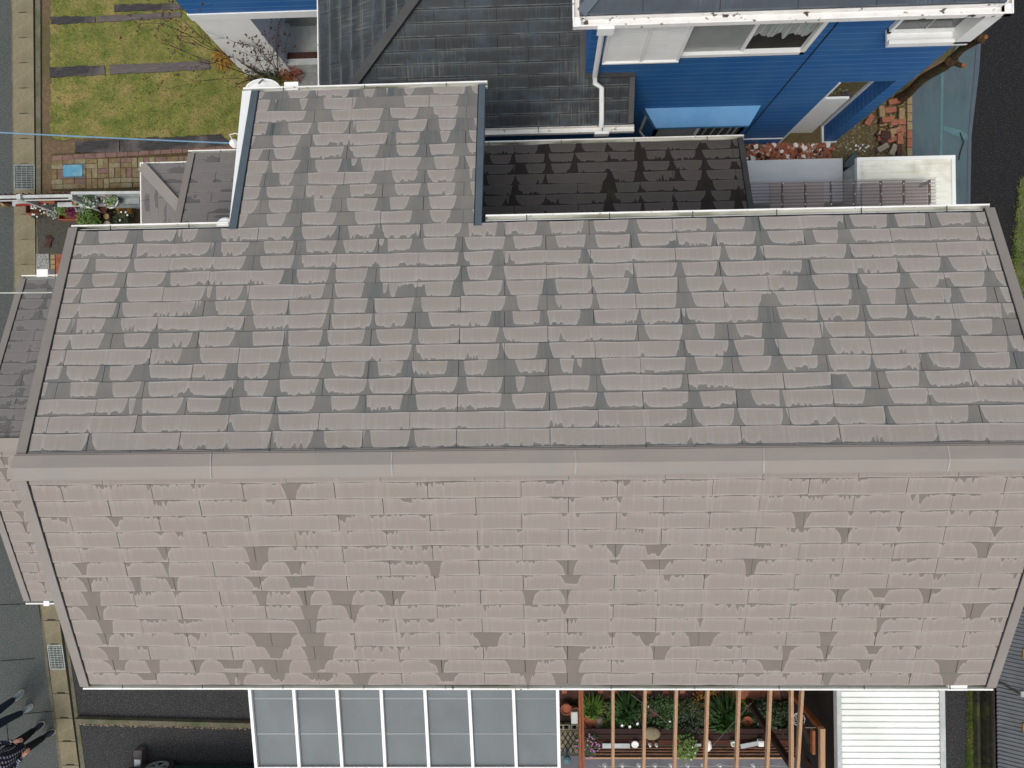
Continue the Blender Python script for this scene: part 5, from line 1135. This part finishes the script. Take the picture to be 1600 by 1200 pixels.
# block edging with openings
for i, x in enumerate(range(880, 1232, 22)):
    c = P(x,1135,.06); mb = MB(); hx, hy = .13, .055
    mb.box((c.x-hx,c.y-hy,0),(c.x-hx+.03,c.y+hy,.1)); mb.box((c.x+hx-.03,c.y-hy,0),(c.x+hx,c.y+hy,.1)); mb.box((c.x-.015,c.y-hy,0),(c.x+.015,c.y+hy,.1)); mb.box((c.x-hx+.03,c.y-hy,0),(c.x+hx-.03,c.y-hy+.02,.098)); mb.box((c.x-hx+.03,c.y+hy-.02,0),(c.x+hx-.03,c.y+hy,.098))
    tag(mb.build('cement_block', M['block']), 'hollow pale cement block in the row edging the plant bed', 'cement block', 'hollow blocks edging the plant bed')
# timber deck / bench slats
dk = empty('timber_deck', P(1060,1160,0), 'dark stained timber deck along the plant bed under the pergola', 'deck')
ys = [(1142,9,'wood_dk'),(1151,8,'wood_dk'),(1160,9,'wood_rd')]
for y, w_, m_ in ys: mb = MB(); a, b = P(912,y,.32), P(1275,y,.32); mb.bar(a, b, .095, .03); mb.build('deck_board', M[m_], dk)
for y in (1168,1172.5,1177): mb = MB(); a, b = P(922,y,.36), P(1268,y,.36); mb.bar(a, b, .018, .05); mb.build('bench_slat', M['bench'], dk)
mb = MB(); a, b = P(914,1183,.3), P(1268,1183,.3); mb.bar(a, b, .03, .08); mb.build('fascia_board', M['wood_lt'], dk)
mb = MB()
for x in (930,1010,1090,1170,1250): c = P(x,1160,.15); mb.box((c.x-.04,c.y-.15,0),(c.x+.04,c.y+.12,.3))
mb.build('bearer', M['wood_dk'], dk)
# lattice
lt = MB(); z = .3
for i in range(6):
    a, b = P(877+i*8-24,1143,z), P(877+i*8-3,1176,z); 
    for (p, q) in ((a,b),(Vector((b.x,a.y,z)),Vector((a.x,b.y,z)))):
        xa, xb = P(877,1150,z).x, P(904,1150,z).x
        t0, t1 = 0, 1
        dx = q.x-p.x
        ts = sorted(((xa-p.x)/dx, (xb-p.x)/dx)); t0, t1 = max(0, ts[0]), min(1, ts[1])
        if t1 > t0+.05: lt.bar(p.lerp(q,t0), p.lerp(q,t1), .018, .012)
tag(lt.build('lattice_panel', M['blackcloth']), 'black diagonal lattice panel lying beside the carport rafter', 'lattice')
gpoly('lattice_ground', [(875,1142),(906,1142),(906,1176),(875,1176)], .016, M['conc'])
# plants
plant('iris_clump', P(975,1101,.02), .33, .3, 260, 'leaf', 'spiky green iris clump with a white flower, left part of the bed', kind='grass', flowers=('petal_w',3,.035), ls=.1)
plant('lily_clump', P(1126,1108,.02), .4, .4, 340, 'leaf', 'large fountain of long green blades in the middle right of the bed', kind='grass', ls=.1)
plant('grassy_tuft', P(924,1100,.02), .26, .25, 170, 'leaf_l', 'loose yellowish grassy tuft beside the orange pergola beam', kind='grass', ls=.07)
plant('dark_shrub', P(1030,1104,.02), .33, .4, 620, 'leaf', 'rounded leafy green shrub in the middle of the bed', 'shrub', flowers=('petal_w',3,.02))
plant('dark_shrub', P(994,1118,.02), .3, .3, 520, 'leaf_d', 'dark green shrub in front of the spiky iris clump', 'shrub')
plant('dark_shrub', P(1078,1112,.02), .33, .42, 620, 'leaf_d', 'dark shrub with ochre tips, between two pergola rafters right of centre', 'shrub')
plant('glossy_shrub', P(1190,1106,.02), .27, .45, 520, 'leaf_d', 'glossy blue green shrub in the right half of the bed', 'shrub', ls=.06)
plant('yellow_shrub', P(1197,1122,.02), .2, .25, 260, 'leaf_l', 'small yellow green shrub below the glossy shrub', 'shrub')
plant('dark_shrub', P(1217,1115,.02), .25, .35, 400, 'leaf_d', 'dark shrub at the right end of the bed by the wire basket', 'shrub')
plant('ochre_plant', P(1092,1094,.02), .17, .2, 150, 'leaf_y', 'ochre brown leaved plant at the upper edge of the bed')
plant('ochre_plant', P(1124,1092,.02), .3, .12, 200, 'leaf_y', 'row of withered ochre leaves above the long green blades')
for x, w_, n_ in ((953,.25,160),(985,.25,160),(1020,.2,150),(1110,.33,240),(1165,.25,170)):
    plant('edge_grass', P(x,1130,.02), w_, .1, n_, 'leaf_l', 'bright green grass tuft spilling over the cement blocks', 'grass tuft', kind='grass', ls=.06, group='bright tufts along the block edging')
plant('trailing_plant', P(1068,1160,.35), .22, .35, 330, 'leaf_l', 'trailing yellow green plant hanging over the deck by a rafter', flowers=('petal_w',4,.018))
plant('aster_bush', P(916,1157,.2), .25, .25, 260, 'leaf', 'bush with many pink flowers at the left end of the deck', 'shrub', flowers=('petal_p',46,.018))
pot(P(884,1102,.02), .1, .18, 'terra', 'terracotta pot nearest the carport, leaning plant bed corner'); pot(P(899,1108,.02), .11, .2, 'terra', 'larger terracotta pot beside the orange beam'); pot(P(919,1119,.02), .11, .22, 'terra', 'terracotta pot right of the orange beam, in front of the tuft'); pot(P(921,1131,.02), .07, .12, 'wood_rd', 'small brown pot on the block edging'); pot(P(1164,1121,.05), .09, .16, 'terra', 'round orange pot between two rafters right of the long blades')
mb = MB(); c = P(898,1118,.2); mb.box((c.x-.07,c.y-.12,0),(c.x+.05,c.y+.1,.28)); tag(mb.build('square_planter', M['alu_w']), 'square pale planter standing below the terracotta pots', 'planter')
mb = MB(); mb.blob(P(935,1127,.1), (.11,.12,.1), rng, 12, 8, .1); tag(mb.build('grey_boulder', M['block']), 'grey ball shaped stone beside the small brown pot', 'stone')
mb = MB(); c = P(1018,1146,.4); mb.blob(c, (.17,.125,.06), rng, 20, 10, .03); tag(mb.build('flat_stone', M['stone'], smooth=True), 'large flat oval beige stone lying on the deck', 'stone')
mb = MB(); c = P(963,1166,.4); mb.box((c.x-.26,c.y-.045,.36),(c.x+.26,c.y+.045,.39)); tag(mb.build('grey_board', M['alu']), 'narrow grey board lying on the left part of the bench', 'board')
mb = MB(); a, b = P(1157,1166,.4), P(1184,1161,.4); mb.bar(a, b, .085, .03); tag(mb.build('grey_board', M['alu']), 'narrow grey board lying askew on the right part of the bench', 'board')
mb = MB(); c = P(992,1162,.37); mb.lathe(c, [(.06,0),(.07,.03),(.06,.04),(.01,.03)], 16); tag(mb.build('white_dish', M['petal_w']), 'small round white dish on the red deck board', 'dish')
for x, lab in ((1015,'small white figurine on the deck below the oval stone'),(1025,'second small white figurine right of the other below the oval stone')):
    c = P(x,1162,.37); mb = MB(); mb.lathe(c, [(.025,0),(.03,.03),(.018,.06),(.024,.085),(.01,.11)], 10); tag(mb.build('figurine', M['petal_w']), lab, 'figurine')
for x, y, r_, lab in ((1107,1164,.09,'crumpled white cloth on the bench against a rafter'),(1145,1161,.06,'small white cup left of the askew grey board'),(1188,1160,.06,'small white box at the right end of the askew grey board')):
    mb = MB(); c = P(x,y,.42)
    if 'cloth' in lab: mb.blob(c, (r_*.7,r_*1.2,.05), rng, 12, 6, .3)
    elif 'cup' in lab: mb.lathe(c-Vector((0,0,.04)), [(.04,0),(.05,.09),(.04,.09),(.03,.02)], 14)
    else: mb.box((c.x-.05,c.y-.05,.38),(c.x+.05,c.y+.05,.48)); mb.box((c.x-.035,c.y-.035,.48),(c.x+.035,c.y+.035,.49))
    tag(mb.build('white_item', M['petal_w']), lab, 'cloth' if 'cloth' in lab else 'cup' if 'cup' in lab else 'box')
mb = MB(); c = P(1090,1163,.38); mb.box((c.x-.06,c.y-.025,.37),(c.x+.06,c.y+.025,.41)); tag(mb.build('small_tin', M['steel']), 'small grey tin on the bench between trailing plant and white cloth', 'tin')
# solar light by the carport
c = P(886,1184,.3); e = empty('garden_lantern', (c.x,c.y,0), 'small teal and blue garden lantern beside the carport', 'lantern'); mb = MB(); mb.lathe((c.x,c.y,0), [(.05,0),(.03,.02),(.03,.28),(.05,.3)], 14); mb.build('stand', M['blue_roof'], e)
mb = MB(); mb.lathe((c.x,c.y,.3), [(.05,0),(.07,.04),(.065,.1),(.03,.13)], 14); mb.build('lamp', M['teal_s'], e)
# pergola
pg = empty('pergola', P(1080,1170,0), 'timber pergola with bleached rafters over the garden terrace', 'pergola'); zp = 2.35
raf = [(909,912,'wood_or'),(957.5,957.5,'wood_lt'),(1008,1005,'wood_lt'),(1057,1053,'wood_lt'),(1106,1101,'wood_lt'),(1155,1149.5,'wood_lt'),(1204,1197,'wood_lt'),(1236,1236.5,'wood_lt'),(1254,1244,'wood_lt')]
for xt, xb, m_ in raf: mb = MB(); mb.bar(P(xt+(xt-xb)*.26,1010,zp), P(xb,1225,zp), .045 if m_ != 'wood_or' else .035, .1); mb.build('rafter', M[m_], pg)
mb = MB(); mb.bar(P(905.3,1010,zp-.0), P(906.5,1225,zp-.0), .04, .1); mb.build('rafter', M['wood_or'], pg)
for x, y, m_ in ((1284,1137,'wood_lt'),(1270,1140,'wood_or')): mb = MB(); c = P(x,y,2.2); mb.bar(Vector((c.x,c.y,2.2)), P(x-(0 if x > 1275 else 0),y+70 if x > 1275 else y+37,2.2), .075 if x > 1275 else .045, .09); mb.build('side_beam', M[m_], pg)
c = P(1284,1140,2.15); mb = MB(); mb.box((c.x-.04,c.y-.04,0),(c.x+.04,c.y+.04,2.15)); mb.build('post', M['wood_or'], pg)
c = P(1236,1195,2.3); mb = MB(); mb.box((c.x-.045,c.y-.045,0),(c.x+.045,c.y+.045,2.3)); mb.build('post', M['wood_dk'], pg)
mb = MB(); mb.bar(P(1264,1160,1.6), P(1248,1120,1.9), .06, .06); mb.bar(P(1255,1186,1.0), P(1290,1225,1.4), .09, .05); mb.split('brace', M['wood_dk'], pg)
mb = MB(); mb.bar(P(900,1230,zp-.1), P(1300,1230,zp-.1), .09, .1); mb.build('beam', M['wood_or'], pg)
# string lights
e = empty('string_lights', P(1060,1195,2.0), 'string of clear bulbs hung under the pergola along the grey paving', 'string lights'); mb = MB(); xs = [945,972,998,1023,1048,1074,1098,1124,1176]
pts = [P(x,1197+ (2 if i % 2 else -1), 2.0) for i, x in enumerate([935]+xs+[1210,1238])]; mb.tube(pts, .006, 5); mb.build('cord', M['cable_w'], e)
for x in xs: mb = MB(); c = P(x,1194,1.93); mb.lathe(c, [(.015,.08),(.028,.06),(.042,.025),(.036,-.01),(.012,-.03)][::-1], 12); mb.build('bulb', M['glassfloor'], e)
gc = MB(); rr = random.Random(91)
for _ in range(5200):
    x, y = rr.uniform(918,1238), rr.uniform(1093,1133); p = P(x, y, .02); p.z += rr.random()**2*.16; gc.cur = rr.choice((0,0,1,1,2,3)); a = rr.uniform(0,6.28)
    gc.leaf(p, Vector((math.cos(a), math.sin(a), rr.uniform(-.1,.7))), rr.uniform(.03,.09), rr.uniform(.012,.03), Vector((rr.uniform(-.4,.4),rr.uniform(-.4,.4),1)))
tag(gc.build('undergrowth', [M['leaf'], M['leaf_d'], M['leaf_l'], M['leaf_y']]), 'tangled green undergrowth filling the plant bed under the pergola', 'undergrowth', kind='stuff')
# wires over the bed
mb = MB(); mb.tube([P(986,1085,1.2), P(1048,1133,1.2)], .008, 5); tag(mb.build('cane', M['sleeper_g']), 'thin grey cane slanting across the middle of the plant bed', 'cane')
mb = MB(); mb.tube([P(1174,1098,1.0), P(1114,1165,1.0)], .008, 5); tag(mb.build('cane', M['sleeper_g']), 'thin grey cane slanting down to the white cloth', 'cane')
mb = MB(); mb.tube([P(1252,1137,1.8), P(1275,1137,1.8)], .007, 5); tag(mb.build('wire', M['cable_w']), 'short white wire between basket and pergola post', 'wire')
mb = MB(); c = P(1019,1114,.6); mb.leaf(c, Vector((1,-.3,.2)), .12, .09); mb.leaf(c, Vector((-.3,1,.3)), .1, .08); mb.leaf(c, Vector((-.5,-.8,.2)), .1, .08); tag(mb.build('maroon_pinwheel', M['maroon']), 'maroon pinwheel ornament among the shrub leaves', 'pinwheel')
# wire basket
e = empty('wire_basket', P(1248,1124,1.5), 'round white wire basket hanging at the right end of the pergola', 'basket'); mb = MB(); c = P(1248,1124,1.6)
for r_, dz in ((.1,0),(.085,-.05),(.06,-.09),(.105,.005)):
    mb.tube([c+Vector((r_*math.cos(a*math.pi/10), r_*math.sin(a*math.pi/10), dz)) for a in range(21)], .005, 5, False)
for q in range(8): a = q*math.pi/4; mb.tube([c+Vector((.1*math.cos(a),.1*math.sin(a),0)), c+Vector((.06*math.cos(a),.06*math.sin(a),-.09)), c+Vector((0,0,-.1))], .004, 5)
mb.build('cage', M['petal_w'], e); mb = MB(); rr = random.Random(4)
p = c+Vector((.08,-.08,0))
for q in range(5): mb.tube([p+Vector((rr.uniform(-.03,.03),rr.uniform(-.03,.03),0)), p+Vector((.05+rr.uniform(-.03,.03),-.15,-.2)), p+Vector((.12+rr.uniform(-.04,.04),-.3,-.5))], .004, 5)
mb.build('trailing_wire', M['steel'], e)

# ---------------------------------------------------------------- white shed bottom right, walls, neighbour
e = empty('storage_shed', P(1400,1140,0), 'white shed with close ribbed roof below the big roof, lower right', 'shed'); zt = 2.3
a, b = P(1309,1012,zt), P(1477,1290,zt); mb = MB(); mb.box((a.x,b.y,0),(b.x,a.y,zt-.12)); mb.build('body', mat('dark_cladding', g((44,40,38)), g((32,30,28)), 5, .8), e)
mb = MB(); mb.box((a.x-.03,b.y,zt-.12),(a.x+.04,a.y,zt+.01)); mb.box((b.x-.06,b.y,zt-.12),(b.x+.02,a.y,zt+.01)); mb.split('side_rail', M['alu_w'], e)
mb = MB(); mb.box((a.x+.05,b.y,zt-.08),(b.x-.065,a.y,zt-.03)); y = P(1400,1018,zt).y
while y > b.y: mb.bar((a.x+.05,y,zt-.02),(b.x-.065,y,zt-.02), .07, .02); y -= .098
mb.build('ribbed_roof', M['shed_w'], e)
strip_grass('passage_grass', [(1513,1060),(1522,1060),(1524,1125),(1523,1210),(1509,1210),(1513,1130)], 4200, 'bright green grass strip along the narrow asphalt passage', 'turf', .08)
gpoly('passage_soil', [(1513,980),(1523,980),(1524,1210),(1512,1210)], .008, M['soil'])
for xa, xb, z, m_, lab in ((1525,1534,.18,'lichen','mossy dark low wall beside the bright grass strip'),(1541,1550,.22,'lichen','second mossy low wall, between the first and the pale block wall'),(1553,1556,.2,'block','thin pale block wall top at the foot of the corrugated roof')):
    a, b = P(xa,980,z), P(xb,1300,z); mb = MB(); 
    for k in range(9):
        ya = a.y+(b.y-a.y)*k/9; yb2 = a.y+(b.y-a.y)*(k+.985)/9; mb.box((a.x,yb2,0),(b.x,ya,z-.004*(k % 2)))
    tag(mb.build('boundary_wall', M[m_]), lab, 'wall')
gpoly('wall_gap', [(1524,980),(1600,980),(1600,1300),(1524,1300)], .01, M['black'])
# right neighbour roof
e = empty('grey_house', P(1640,1100,0), 'building with a dark grey corrugated roof at the right edge', 'house')
zr_ = .7; rng = random.Random(2)
X0 = P(1557,1100,zr_).x; Ya = P(1600,560,zr_).y; Yb = P(1600,1330,zr_).y
mb = MB(); y = Ya; i = 0; rows = []
while y > Yb:
    z0_ = zr_+(.02 if i % 4 in (0,1) else 0.0); rows.append(len(mb.v)); mb.v += [Vector((X0,y,z0_)), Vector((X0+4,y-.5,z0_+1.2))]; y -= .018; i += 1
for q in range(len(rows)-1): mb.f.append((rows[q],rows[q+1],rows[q+1]+1,rows[q]+1)); mb.mi.append(0)
hr = mb.build('roof', M['metal_dk'], e)
mb = MB(); mb.box((X0+.4,Yb,0),(X0+4,Ya-.3,zr_-.08)); mb.build('wall', M['lichen'], e)
mb = MB()
for yy in (950,1085): a = P(1557,yy-22,zr_+.02); mb.bar(Vector((a.x,a.y,zr_+.03)), Vector((a.x+2,a.y-1.2,zr_+.63)), .03, .03)
mb.build('roof_seam', M['rubber'], hr)
for yy in (1020,1136): mb = MB(); c = P(1599,yy,zr_+.12); mb.box((c.x-.03,c.y-.08,c.z-.05),(c.x+.03,c.y+.08,c.z+.04)); mb.build('roof_clip', M['leaf_y'], hr)
mb = MB(); c = P(1596,1083,zr_+.12); mb.box((c.x-.04,c.y-.05,c.z-.05),(c.x+.04,c.y+.05,c.z+.05)); mb.build('roof_vent', M['glass_lt'], hr)

# ---------------------------------------------------------------- people
def skin_body(name, joints, edges, m, parent=None, sub=2, root=0):
    me = bpy.data.meshes.new(name); off = OFF[parent.name]; me.from_pydata([Vector(j[:3])-off for j in joints], edges, []); o = bpy.data.objects.new(name, me); C.objects.link(o); o.parent = parent; OFF[o.name] = off
    me.materials.append(m); s = o.modifiers.new('skin', 'SKIN'); s.use_smooth_shade = True
    for i, j in enumerate(joints):
        r = j[3] if isinstance(j[3], tuple) else (j[3], j[3]); me.skin_vertices[0].data[i].radius = r
    me.skin_vertices[0].data[root].use_root = True
    ss = o.modifiers.new('sub', 'SUBSURF'); ss.levels = sub; ss.render_levels = sub; return o
def shoe(p, ang, m_top, m_sole, parent, L=.29):
    def ring(sc, z): 
        pts = []
        for k in range(20):
            a = 2*math.pi*k/20; x = math.cos(a)*L/2; y = math.sin(a)*.06*(1.0+.16*math.cos(a)); pts.append((x*sc, y*sc, z))
        return pts
    R_ = Matrix.Rotation(ang, 3, 'Z')
    def mk(rings, m, name):
        mb = MB(); n = 20
        for rg in rings: mb.v += [Vector(p)+R_@Vector(q) for q in rg]
        for i in range(len(rings)-1):
            for q in range(n): mb.f.append((i*n+q, i*n+(q+1) % n, (i+1)*n+(q+1) % n, (i+1)*n+q)); mb.mi.append(0)
        mb.f.append(tuple(range(n-1,-1,-1))); mb.f.append(tuple((len(rings)-1)*n+q for q in range(n))); mb.mi += [0,0]; return mb.build(name, m, parent, smooth=False)
    s_ = mk([ring(1,0), ring(1.02,.02), ring(.98,.03)], m_sole, 'shoe')
    up = [ring(.93,.03)]
    for sc, z, sh_ in ((.92,.045,0),(.82,.06,-.01),(.62,.075,-.03),(.42,.095,-.06)): up.append([(x+sh_, y*1.02, z+.02*max(0, -x/L)) for x, y, _ in ring(sc, z)])
    mb = MB(); n = 20
    for rg in up: mb.v += [Vector(p)+R_@Vector(q) for q in rg]
    for i in range(len(up)-1):
        for q in range(n): mb.f.append((i*n+q, i*n+(q+1) % n, (i+1)*n+(q+1) % n, (i+1)*n+q)); mb.mi.append(0)
    mb.f.append(tuple((len(up)-1)*n+q for q in range(n))); mb.mi.append(0); mb.build('shoe_upper', m_top, s_)
def hand(parent, w_, d, side):
    "palm, four fingers and thumb from wrist w_ pointing along d"
    d = Vector(d).normalized(); x = d.cross(Vector((0,0,1))).normalized()*side; nrm = x.cross(d); J = []; E = []
    def add(p, r, par=None):
        J.append((*p, r)); 
        if par is not None: E.append((par, len(J)-1))
        return len(J)-1
    a = add(w_, .024); b = add(w_+d*.05, (.036,.018), a); c = add(w_+d*.085, (.036,.015), b)
    for i, (o_, L) in enumerate(((-.03,.068),(-.01,.078),(.01,.073),(.03,.058))):
        k = add(w_+d*.095+x*o_, .0085, c); k = add(w_+d*(.095+L*.5)+x*o_*1.05-Vector((0,0,.012)), .008, k); add(w_+d*(.095+L*.85)+x*o_-Vector((0,0,.035)), .007, k)
    k = add(w_+d*.035+x*-.04, .011, b); add(w_+d*.07+x*-.062-Vector((0,0,.012)), .009, k)
    return skin_body('hand', J, E, M['skin'], parent, 2, 0)
def person(fl, fr, face, label, top, trouser, shoes, sole, hs=1, lean=0, flare=1):
    "standing person: fl, fr ankle ground points; face = facing direction"
    c = (fl+fr)/2; face = Vector(face).normalized(); rt = Vector((face.y,-face.x,0)); e = empty('person', (c.x,c.y,0), label, 'person'); ang = math.atan2(face.y, face.x)
    zz = Vector((0,0,1)); back = -face*.05; hipc = c+face*lean*.4+zz*.93*hs
    hl, hr_ = hipc-rt*.09, hipc+rt*.09
    kl, kr = fl.lerp(hl,.52)+face*.04, fr.lerp(hr_,.52)+face*.03
    sh_ = hipc+zz*.5*hs+face*lean; nk = sh_+zz*.07; hd = nk+zz*.13+face*(.03+lean*.2)
    for p, s in ((fl,-1),(fr,1)): shoe(Vector((p.x,p.y,0))+face*.06, ang+s*-.12, shoes, sole, e)
    # body core: one continuous skin (neck, head, arms)
    sl_, sr = sh_-rt*.18, sh_+rt*.18
    el, er = sl_-rt*.09-zz*.27+face*.0, sr+rt*.06-zz*.28-face*.02
    wl_, wr_ = el+face*.2+rt*.1-zz*.03, er+face*.19-rt*.07-zz*.05
    J = [(*hipc,(.13,.1)),(*(hipc+zz*.2),(.12,.09)),(*(sh_-zz*.04),(.14,.09)),(*nk,.05),(*(nk+zz*.07+face*.01),.055),(*hd,(.08,.09)),(*(hd+zz*.08),(.06,.07)),(*sl_,.055),(*el,.04),(*wl_,.02),(*sr,.055),(*er,.04),(*wr_,.025),
         (*hl,.09),(*kl,.055),(*(fl+zz*.1),.04),(*hr_,.09),(*kr,.055),(*(fr+zz*.1),.04)]
    E = [(0,1),(1,2),(2,3),(3,4),(4,5),(5,6),(2,7),(7,8),(8,9),(2,10),(10,11),(11,12),(0,13),(13,14),(14,15),(0,16),(16,17),(17,18)]
    skin_body('body', J, E, M['skin'], e)
    J = [(*(hipc+zz*.04),(.15,.12)),(*hl,.105),(*kl,.08),(*(fl+zz*.09),.062),(*hr_,.105),(*kr,.08),(*(fr+zz*.09),.062)]
    skin_body('trousers', J, [(0,1),(1,2),(2,3),(0,4),(4,5),(5,6)], trouser, e)
    J = [(*(hipc-zz*.16*flare),(.17*flare,.14*flare)),(*(hipc+zz*.2),(.15*flare,.12*flare)),(*(sh_-zz*.02),(.165,.11)),(*(nk-zz*.02),.065),(*sl_,.07),(*el,.055),(*(wl_-(wl_-el)*.02),.046),(*sr,.07),(*er,.055),(*(wr_-(wr_-er)*.02),.046)]
    skin_body('shirt', J, [(0,1),(1,2),(2,3),(2,4),(4,5),(5,6),(2,7),(7,8),(8,9)], top, e)
    mb = MB(); rr = random.Random(1); mb.blob(hd+zz*.05-face*.02, (.1,.1,.11), rr, 16, 10, .05); mb.build('hair', M['hair'], e, smooth=True)
    hand(e, wl_, (wl_-el), -1); hand(e, wr_, (wr_-er), 1)
    # face
    f = MB(); f.blob(hd+face*.092-zz*.01, (.013,.013,.02), rr, 8, 6, 0); f.build('nose', M['skin'], e, smooth=True)
    for s in (-1,1):
        f = MB(); f.blob(hd+face*.08+rt*s*.032+zz*.02, (.011,.011,.008), rr, 8, 6, 0); f.build('eye', M['hair'], e)
        f = MB(); f.blob(hd+rt*s*.083-zz*.0, (.012,.02,.03), rr, 8, 6, 0); f.build('ear', M['skin'], e, smooth=True)
    f = MB(); f.bar(hd+face*.083-rt*.022-zz*.05, hd+face*.083+rt*.022-zz*.05, .01, .008); f.build('mouth', M['maroon'], e)
    return e, wl_, wr_
fd = (P(76,1130)-P(60,1148)).normalized()
person(P(58,1137), P(74,1148), (.82,.5,0), 'person in a black and white checked shirt and black trousers standing by the drain', M['plaid'], M['blackcloth'], M['shoe_n'], M['sole'], .86, .03, 1.25)
_, wl_, wr_ = person(P(27,1089), P(40,1110), (.75,.66,0), 'person in blue jeans and grey shoes standing on the road edge', M['greycoat'], M['jeans'], M['shoe_g'], M['sole'])
a = (wl_+wr_)/2+Vector((.1,.08,.0)); e = empty('remote_controller', a, 'white handheld controller with a looped neck strap held by the person in jeans', 'controller')
mb = MB(); mb.box((a.x-.07,a.y-.05,a.z-.02),(a.x+.07,a.y+.05,a.z+.02)); mb.build('housing', M['petal_w'], e); mb = MB(); mb.tube([a, a+Vector((.08,.03,-.02)), a+Vector((.1,-.07,-.05)), a+Vector((.02,-.14,-.03)), a+Vector((-.06,-.1,0)), a+Vector((-.04,-.02,0))], .006, 6); mb.build('strap', M['cable_w'], e)
# ground joints on the road
for i, pl in enumerate(([(0,1037),(50,1031)],[(30,1116),(78,1113)],[(10,1120),(12,1200)])):
    pass
tar = MB()
for a, b in (((-60,1037),(55,1029)),((20,1117),(84,1111)),((9,1120),(20,1230)),((-60,947),(58,943))): tar.bar(P(*a,.004), P(*b,.004), .014, .004)
tag(tar.build('road_joint', M['asph_black']), kind='structure')
